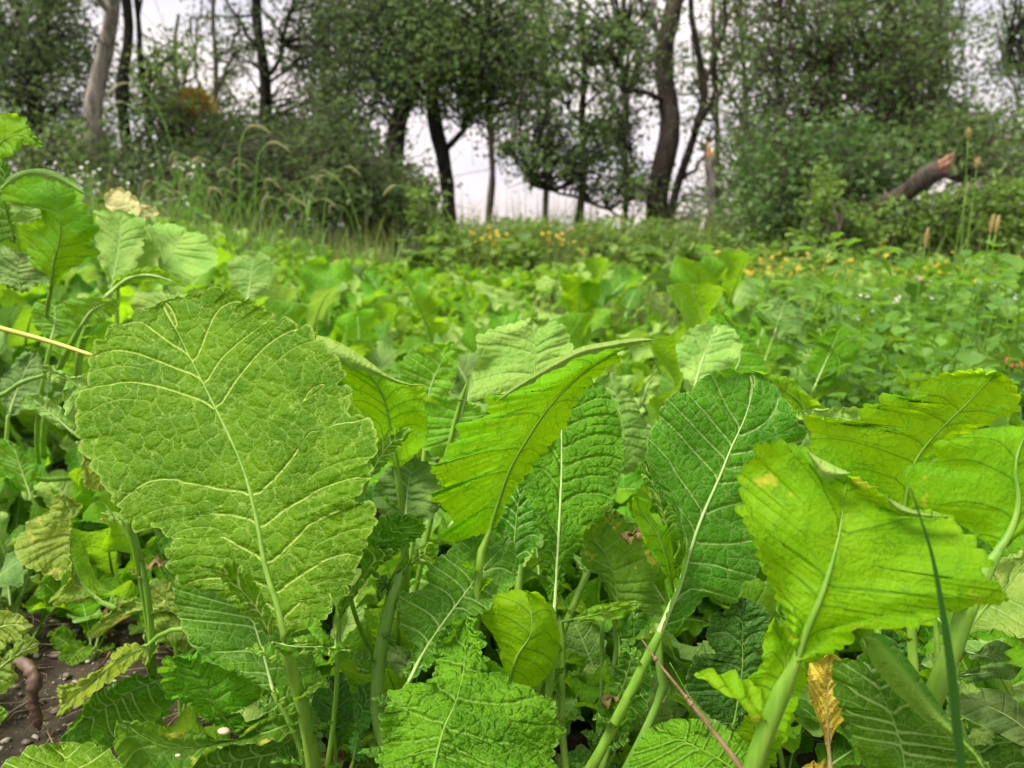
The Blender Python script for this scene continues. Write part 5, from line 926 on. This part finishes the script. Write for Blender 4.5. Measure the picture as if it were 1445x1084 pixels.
leaf(p, c, 6, [(1530, 1010), (1450, 870), (1370, 800), (1280, 785), (1185, 790)], [(1530, 1010), (1440, 1000), (1340, 950), (1220, 890), (1185, 850), (1185, 790)], [(1530, 1010), (1400, 900), (1280, 840), (1185, 790)], (.48, .46), 'grey', side=(.01, -.01), tooth=None, nsec=7, seed=114, r0=3, quilt=1.2, label='flat grey green leaf with sunken dark veins')
leaf(p, c, 6, [(1500, 850), (1430, 840), (1390, 800), (1400, 770)], [(1500, 850), (1520, 790), (1450, 760), (1400, 770)], [(1500, 850), (1450, 800), (1400, 770)], (.47, .46), 'pale', tooth=None, nsec=5, seed=115, r0=2)
leaf(p, c, 6, [(1320, 1200), (1190, 1120), (1185, 950), (1210, 890)], [(1320, 1200), (1460, 1100), (1420, 1010), (1330, 950), (1210, 890)], [(1320, 1200), (1290, 1050), (1210, 890)], (.49, .50), 'deep', tooth=None, nsec=5, seed=116, r0=2)
# plants behind
p, c = plant('plant behind the biggest leaf with a yellow green leaf draped over to the right', 560, .60)
R_ = leaf(p, c, 3, [(290, 690), (220, 610), (170, 500), (110, 400), (40, 300), (-20, 250), (30, 200), (110, 250)], [(290, 690), (390, 600), (400, 500), (385, 430), (385, 385), (300, 360), (200, 310), (110, 250)], [(290, 690), (265, 540), (240, 420), (180, 330), (110, 250)], (.52, .51), 'glow', tooth=(2, 18), nsec=8, seed=121, quilt=1.4, wave=.006, r0=5, rib='rib_dark', label='yellow green leaf draped over towards the right')
strip(p, c, 3, [(-10, 190), (60, 212), (150, 262), (250, 335), (330, 370), (385, 376)], [(-10, 300), (60, 300), (130, 318), (240, 352), (320, 378), (385, 380)], (.508, .50), 'pale', R_, 7)
leaf(p, c, 3, [(185, 725), (180, 670), (220, 590), (270, 540), (340, 533)], [(185, 725), (230, 690), (290, 620), (345, 545), (340, 533)], [(185, 725), (230, 640), (280, 580), (340, 533)], (.47, .47), 'fresh', tooth=(1.5, 14), nsec=6, seed=122, r0=3, label='small upright leaf tip at the right rim of the biggest leaf')
leaf(p, c, 3, [(320, 900), (240, 860), (200, 800), (230, 710), (300, 662), (350, 650)], [(320, 900), (430, 860), (445, 740), (415, 670), (350, 650)], [(320, 900), (330, 760), (350, 650)], (.52, .53), 'grey', tooth=(2.5, 12), nsec=8, seed=123, r0=3, quilt=1.4, crumple=.7, label='dull green leaf dotted with white specks')
leaf(p, c, 3, [(400, 520), (380, 400), (300, 330), (330, 260), (420, 225), (500, 215)], [(400, 520), (470, 440), (500, 350), (515, 280), (500, 215)], [(400, 520), (410, 400), (450, 300), (500, 215)], (.62, .63), 'mid', tooth=(3, 13), nsec=8, seed=124, r0=3, quilt=1.6, crumple=.5)
leaf(p, c, 3, [(540, 430), (400, 420), (350, 480), (380, 600), (480, 660), (560, 640)], [(540, 430), (620, 480), (640, 560), (560, 640)], [(540, 430), (520, 540), (560, 640)], (.58, .58), 'mid', tooth=(3, 13), nsec=8, seed=125, r0=3)
p, c = plant('plant behind the tall rounded leaf with a light heart shaped leaf on a white rib', 985, .84)
leaf(p, c, 0, [(980, 548), (960, 522), (956, 490), (970, 468), (990, 458), (1012, 458)], [(980, 548), (1008, 535), (1030, 520), (1047, 490), (1035, 466), (1012, 458)], [(980, 548), (992, 505), (1012, 458)], (.76, .80), 'midpale', tooth=(2.5, 12), nsec=7, seed=131, r0=3, quilt=1.5, rib='rib_pale')
leaf(p, c, 0, [(1010, 560), (1010, 500), (1000, 450), (1010, 430)], [(1010, 560), (1080, 540), (1070, 490), (1040, 460), (1010, 430)], [(1010, 560), (1045, 500), (1010, 430)], (.85, .85), 'mid', tooth=(2.5, 12), nsec=7, seed=132, r0=3)
leaf(p, c, 0, [(1170, 545), (1140, 520), (1150, 490), (1165, 470), (1190, 455)], [(1170, 545), (1210, 500), (1215, 470), (1190, 455)], [(1150, 545), (1170, 500), (1190, 455)], (.95, .98), 'midglow', tooth=(2.5, 12), nsec=7, seed=133, r0=2)
leaf(p, c, 0, [(1090, 480), (1070, 450), (1085, 425), (1110, 416)], [(1090, 480), (1125, 470), (1135, 440), (1110, 416)], [(1090, 480), (1100, 450), (1110, 416)], (1.1, 1.12), 'grey', tooth=(2.5, 12), nsec=7, seed=134, r0=2)
# left edge, tall
p, c = plant('tall plant at the left edge with bright leaves reaching above the field', 70, .98)
leaf(p, c, 7, [(205, 760), (195, 690), (130, 650), (110, 560), (80, 490), (150, 460), (175, 400), (130, 370), (60, 390), (5, 370), (15, 320), (60, 280), (110, 262), (200, 272)], [(205, 760), (260, 690), (330, 640), (410, 600), (360, 560), (400, 505), (370, 450), (340, 390), (335, 350), (290, 300), (200, 272)], [(205, 760), (220, 640), (245, 520), (235, 390), (200, 272)], (.64, .62), 'midglow', side=(.02, .01), bend=-.02, tooth=(3, 16), nsec=8, seed=141, quilt=2, wave=.012, r0=3, rib='rib_green', pet=[(190, 860), (195, 960)], pd=.86, label='bright hanging leaf at the left edge')
strip(p, c, 7, [(0, 330), (60, 275), (140, 255), (210, 262), (280, 300), (345, 350)], [(0, 350), (60, 310), (130, 285), (200, 300), (270, 325), (345, 362)], (.605, .60), 'midpale', p, 8, name='leaf')
leaf(p, c, 7, [(-80, 280), (-100, 120), (-60, 40), (0, 30), (60, 32), (110, 60), (115, 95), (180, 160)], [(-80, 280), (0, 220), (60, 190), (100, 155), (150, 165), (180, 160)], [(-80, 280), (0, 150), (90, 115), (180, 160)], (.60, .57), 'midglow', tooth=(3, 14), nsec=8, seed=142, quilt=1.5, r0=2.6, rib='rib_green', label='highest leaf at the left edge, pointing right')
leaf(p, c, 7, [(60, 560), (-60, 520), (-80, 300), (-40, 200), (20, 210)], [(60, 560), (60, 460), (30, 380), (45, 280), (20, 210)], [(60, 560), (20, 400), (20, 210)], (.66, .64), 'deep', tooth=(3, 14), nsec=8, seed=143, quilt=1.5, nopet=True, r0=2.6, rib='rib_green')
leaf(p, c, 7, [(180, 480), (80, 480), (30, 420), (60, 370), (140, 350)], [(180, 480), (220, 430), (200, 380), (140, 350)], [(180, 480), (120, 420), (140, 350)], (.70, .70), 'midpale', tooth=(3, 14), nsec=8, seed=144, nopet=True, r0=2.6, rib='rib_green')
leaf(p, c, 7, [(90, 760), (0, 720), (-60, 640), (0, 570), (90, 600)], [(90, 760), (200, 700), (180, 640), (90, 600)], [(90, 760), (70, 680), (90, 600)], (.68, .68), 'grey', tooth=(3, 14), nsec=8, seed=145, nopet=True, r0=2.6, rib='rib_green')
leaf(p, c, 7, [(210, 950), (140, 900), (130, 830), (160, 790), (220, 785)], [(210, 950), (290, 930), (300, 870), (260, 810), (220, 785)], [(210, 950), (225, 870), (220, 785)], (.74, .75), 'mid', tooth=(2, 14), nsec=8, seed=146, r0=3, rib='rib_pale')
leaf(p, c, 7, [(330, 900), (260, 860), (250, 800), (350, 780), (480, 785)], [(330, 900), (420, 880), (480, 830), (480, 785)], [(330, 900), (380, 830), (480, 785)], (.78, .76), 'mid', tooth=(2, 14), nsec=8, seed=147, r0=4)
p, c = plant('pale grey green plant behind the left edge leaves with a whitish dying leaf on top', 215, 1.05)
leaf(p, c, 7, [(450, 760), (420, 640), (390, 560), (400, 470), (380, 430), (450, 430), (500, 425)], [(450, 760), (560, 640), (590, 520), (580, 460), (500, 425)], [(450, 760), (480, 600), (500, 425)], (.92, .96), 'pale', tooth=(2.5, 14), nsec=8, seed=151, r0=2, nopet=True, quilt=2, label='pale blurred leaf under the whitish one')
leaf(p, c, 7, [(620, 700), (500, 640), (520, 560), (600, 490), (700, 480), (760, 500)], [(620, 700), (780, 700), (880, 640), (870, 570), (820, 520), (760, 500)], [(620, 700), (700, 600), (760, 500)], (.98, 1.02), 'pale', side=(.03, -.02), tooth=(2.5, 14), nsec=8, seed=152, r0=2, nopet=True, quilt=2, wave=.01)
leaf(p, c, 7, [(560, 700), (440, 680), (400, 600), (430, 540), (520, 520)], [(560, 700), (640, 640), (640, 560), (520, 520)], [(560, 700), (520, 610), (520, 520)], (.95, .97), 'pale', tooth=(2.5, 14), nsec=8, seed=153, r0=2, nopet=True, quilt=2)
M['white_leaf'] = leaf_mat('whitish dying leaf', (.42, .46, .30), (.55, .58, .42), (.5, .5, .3), (.45, .5, .25), .35, 8, 1, .3, fine=False, specks=False)
leaf(p, c, 7, [(560, 450), (480, 440), (428, 400), (440, 350), (480, 332)], [(560, 450), (578, 420), (550, 370), (510, 340), (480, 332)], [(560, 450), (510, 390), (480, 332)], (.99, 1.0), 'white_leaf', tooth=(2, 14), nsec=6, seed=154, r0=3, label='whitish dying leaf')
leaf(p, c, 7, [(570, 470), (560, 430), (590, 400), (640, 420)], [(570, 470), (620, 460), (645, 440), (640, 420)], [(570, 470), (600, 430), (640, 420)], (.99, 1.0), 'white_leaf', tooth=(2, 14), nsec=6, seed=155, r0=3)
p, c = plant('arching plant just above the top of the biggest leaf, its leaf lying level', 160, .86)
leaf(p, c, 7, [(440, 775), (470, 710), (540, 670), (620, 655), (690, 680), (760, 735)], [(440, 775), (520, 730), (600, 715), (680, 730), (760, 735)], [(440, 775), (520, 705), (620, 690), (760, 735)], (.80, .78), 'midglow', tooth=(1.5, 14), nsec=8, seed=161, r0=5, quilt=1.2)
leaf(p, c, 7, [(700, 900), (560, 860), (540, 780), (600, 750), (720, 760)], [(700, 900), (800, 840), (780, 780), (720, 760)], [(700, 900), (680, 820), (720, 760)], (.88, .9), 'pale', tooth=(2.5, 14), nsec=8, seed=162, r0=4, quilt=2)
p, c = plant('plant behind the biggest leaf with a round pale leaf showing over its top right', 370, 1.25)
leaf(p, c, 0, [(350, 425), (332, 405), (322, 375), (340, 357)], [(350, 425), (378, 408), (386, 375), (372, 358), (340, 357)], [(350, 425), (354, 390), (358, 357)], (1.2, 1.22), 'midpale', tooth=(2, 12), nsec=6, seed=163, r0=3, quilt=2)
leaf(p, c, 8, [(60, 560), (10, 420), (5, 290), (80, 200), (160, 100), (260, 70)], [(60, 560), (250, 460), (380, 340), (330, 190), (260, 70)], [(60, 560), (140, 330), (260, 70)], (.74, .76), 'grey', tooth=(2, 14), nsec=8, seed=171, r0=3, quilt=1.5)
leaf(p, c, 8, [(540, 680), (400, 620), (280, 540), (150, 470), (180, 390)], [(540, 680), (500, 560), (420, 480), (300, 400), (180, 390)], [(540, 680), (340, 510), (180, 390)], (.66, .66), 'pale', tooth=(1.5, 14), nsec=8, seed=172, r0=3, quilt=1)
leaf(p, c, 8, [(230, 1150), (60, 1000), (-40, 800), (0, 720), (90, 740)], [(230, 1150), (260, 960), (180, 820), (90, 740)], [(230, 1150), (140, 900), (90, 740)], (.72, .72), 'mid', tooth=(1.5, 14), nsec=8, seed=173, r0=3, quilt=1)
# mid low plants at the left, over the weeds
GM = 'small crop plants in the weeds at the left edge'
for (px_, d_, s_) in ((40, .95, .6), (120, 1.02, .7), (90, 1.3, .8), (190, 1.2, .8), (30, 1.25, .85), (20, .76, .62), (90, .80, .66), (140, .86, .6), (55, .9, .75), (-40, .72, .6), (175, .92, .6), (130, .74, .42), (270, 1.1, .75), (170, 1.45, .9), (70, 1.6, 1.0), (250, 1.4, .9), (-10, .85, .6)):
    q = crown_at(px_, d_); field_plant(q[0], q[1], 6, s_, 'small dull green plant among the weeds at the left edge', GM)
GS = 'small leafy plants filling the gaps between the foreground plants'
PK = [i for i in range(27) if i % 9 in (0, 4, 5, 8)]; PL = [i for i in range(27) if i % 9 in (0, 1, 2, 4, 5)]
for px_ in range(-10, 1480, 66):
    for (d_, s_) in ((.54, .52), (.60, .60), (.67, .66), (.75, .74), (.84, .8), (.93, .85)):
        if d_ < .7 and px_ < 330: continue
        if px_ < 200 and d_ < .8: continue
        pq_ = px_ + random.uniform(-24, 24); dq = d_ + random.uniform(-.03, .03); q = crown_at(pq_, dq)
        zn = 'left of the bent pointed leaf' if pq_ < 620 else 'between the bent pointed leaf and the tall leaf' if pq_ < 950 else 'right of the tall leaf'
        field_plant(q[0], q[1], 6, s_ * random.uniform(.85, 1.15), 'small leafy plant low in the gaps ' + zn, GS + ', ' + zn, pick=random.sample(PL, 6), lean=14)
for px_, d_, s_ in ((-60, .62, .5), (130, .70, .42), (230, .74, .5), (30, .70, .45), (300, .66, .42), (170, .80, .6), (80, .84, .6)):
    q = crown_at(px_, d_); field_plant(q[0], q[1], 7, s_, 'small leafy plant at the edge of the bare soil patch', 'small leafy plants round the bare soil patch', pick=random.sample(PL, 6), lean=22)

# ------------------------------------------------------------------ loose single things
def single_tube(name, label, cat, pts, rad, mat, seg=8, extra=None):
    base = np.asarray(pts[0]); pth = cr(np.array(pts), 28); a = Acc(); a.tube(pth, cr(np.stack([np.array(rad), np.array(rad)], -1), 28)[:, 0] if len(rad) > 1 else rad[0], seg, cap=True)
    if extra: extra(a, pth)
    return tag(obj(name, a.build(name, M[mat], base), loc=base), label, cat)
def knots(a, pth):
    for i in (3, 9, 10): a.add(IV * .0015 * [1, 1, 1.3] + pth[-i - 1], None, IT)
single_tube('twig', 'thin reddish brown twig slanting across the bottom right of centre', 'twig', [P(1100, 1180, .33), P(1050, 1090, .345), P(985, 1005, .36), P(925, 930, .375), P(917, 918, .377), P(906, 903, .38)], [.0019, .0019, .0017, .0015, .0011, .0004], 'twig', extra=knots)
single_tube('loose_grass', 'thin green grass stem beside the reddish twig', 'grass', [P(1130, 1150, .39), P(1050, 1075, .39), P(985, 1000, .40), P(945, 935, .40)], [.0008, .0007, .0006, .0002], 'stalk', 6)
single_tube('flower_stalk', 'smooth yellow stalk entering from the left edge towards the biggest leaf', 'stalk', [P(-120, 430, .50), P(0, 463, .50), P(70, 482, .50), P(132, 502, .49)], [.0022, .0020, .0019, .0012], 'yellow_stalk', 8)
single_tube('leaf_stalk', 'dull green stalk curving low at the left edge', 'stalk', [P(-60, 570, .62), P(0, 558, .62), P(30, 540, .62), P(62, 530, .63)], [.0024, .0024, .0022, .0016], 'stalk', 8)
def worm_root():
    pts = [P(14, 930, .605), P(30, 934, .60), P(44, 946, .592), P(50, 962, .588), P(46, 980, .588), P(50, 1004, .59), P(56, 1030, .592)]; pts = [np.array([q[0], q[1], max(q[2], .002)]) for q in pts]
    pth = cr(np.array(pts), 40); r_ = np.interp(np.linspace(0, 1, 40), [0, .15, .4, .6, .62, .85, 1], [.0015, .0040, .0050, .0044, .0034, .0040, .0010]); base = pts[0]
    V, Q, T = tube(pth, r_ * (1 + .10 * rng.normal(size=40)), 14); a = Acc(); a.add(V + rng.normal(size=V.shape) * .00028, Q, T)
    for k in range(16):
        i_ = random.randint(6, 38); e_ = pth[i_] + rng.normal(size=3) * [.014, .012, .004]; e_[2] = max(e_[2], .002); a.tube(np.array([pth[i_], (pth[i_] + e_) / 2 + rng.normal(size=3) * .003, e_]), [.0007, .0005, .0002], 4)
    tag(obj('root', a.build('root', M['root'], base), loc=base), 'pinkish brown root with fine rootlets arching out of the soil at lower left', 'root')
worm_root()
# one broad blade of grass close to the lens
pts = cr(np.array([P(1400, 1380, .27), P(1352, 1060, .265), P(1338, 930, .26), P(1318, 800, .255), P(1298, 730, .25), P(1285, 690, .247)]), 40); t = np.linspace(0, 1, 40)
wd = .0030 * np.exp(-((t - .55) / .27) ** 2) + .0008 * (1 - t) + .0003
V = []; base = pts[0]
for q, ww in zip(pts, wd):
    for sg in (-1, -.5, 0, .5, 1): V.append(q + np.array([sg * ww * .75, sg * ww * .5 - abs(sg) * ww * .35, 0]))
V = np.array(V); Q = np.array([[i * 5 + j, i * 5 + j + 1, i * 5 + j + 6, i * 5 + j + 5] for i in range(39) for j in range(4)])
tag(obj('loose_grass', mesh('loose_grass', V - base, [Q], M['blade']), loc=base), 'single dark grass blade out of focus in front of the right hand leaf', 'grass')
def pebble(name, label, px, py, d, s, mat, cat):
    q = P(px, py, d); v = IV * (np.array([1.5, 1, .75]) * s) * (1 + .06 * rng.normal(size=(len(IV), 1)))
    o = obj(name, mesh(name, v, [IT], M[mat], rnd=np.full(len(IV), .9)), loc=q); m_ = o.modifiers.new('Subdivision', 'SUBSURF'); m_.levels = m_.render_levels = 1; return tag(o, label, cat)
pebble('seed', 'smooth beige seed lying on the leaf with burnt patches', 316, 1032, .452, .0036, 'seed', 'seed')
pebble('stone_chip', 'tiny white chip on the burnt leaf near the bottom', 251, 1066, .446, .0016, 'seed', 'stone')
def crumpled(label, px, py, d, s, seed):
    q = P(px, py, d); r = np.random.default_rng(seed); n = 12; g_ = np.linspace(-1, 1, n); X, Y = np.meshgrid(g_, g_, indexing='ij'); k = (X ** 2 + Y ** 2) < 1.6
    Zz = .5 * np.sin(3 * X + r.random() * 6) * np.cos(2.6 * Y + r.random() * 6) + .25 * np.sin(7 * X + 5 * Y); V = np.stack([X * .7 + .35 * np.sin(3 * Y), Y * .5 + .3 * np.sin(4 * X), Zz * .8], -1).reshape(-1, 3) * s
    i = np.arange(n - 1)[:, None] * n; j = np.arange(n - 1)[None]; Q = np.stack([i + j, i + n + j, i + n + j + 1, i + j + 1], -1).reshape(-1, 4)
    return tag(obj('dry_leaf', mesh('dry_leaf', V, [Q], M['dry']), loc=q), label, 'dry leaf')
crumpled('crumpled brown dry leaf in the dark gap left of the curving stalk', 862, 985, .49, .0075, 1)
crumpled('tan dry leaf scrap below the glossy dark young leaf', 468, 1072, .50, .010, 2)
crumpled('brown curled scrap hanging beside the yellowing plant', 222, 795, .60, .009, 3)
crumpled('pale brown scrap on the browned leaf tip left of the tall leaf', 893, 755, .495, .008, 4)
crumpled('dark brown scrap on the soil under the limp leaves', 160, 862, .57, .008, 5)
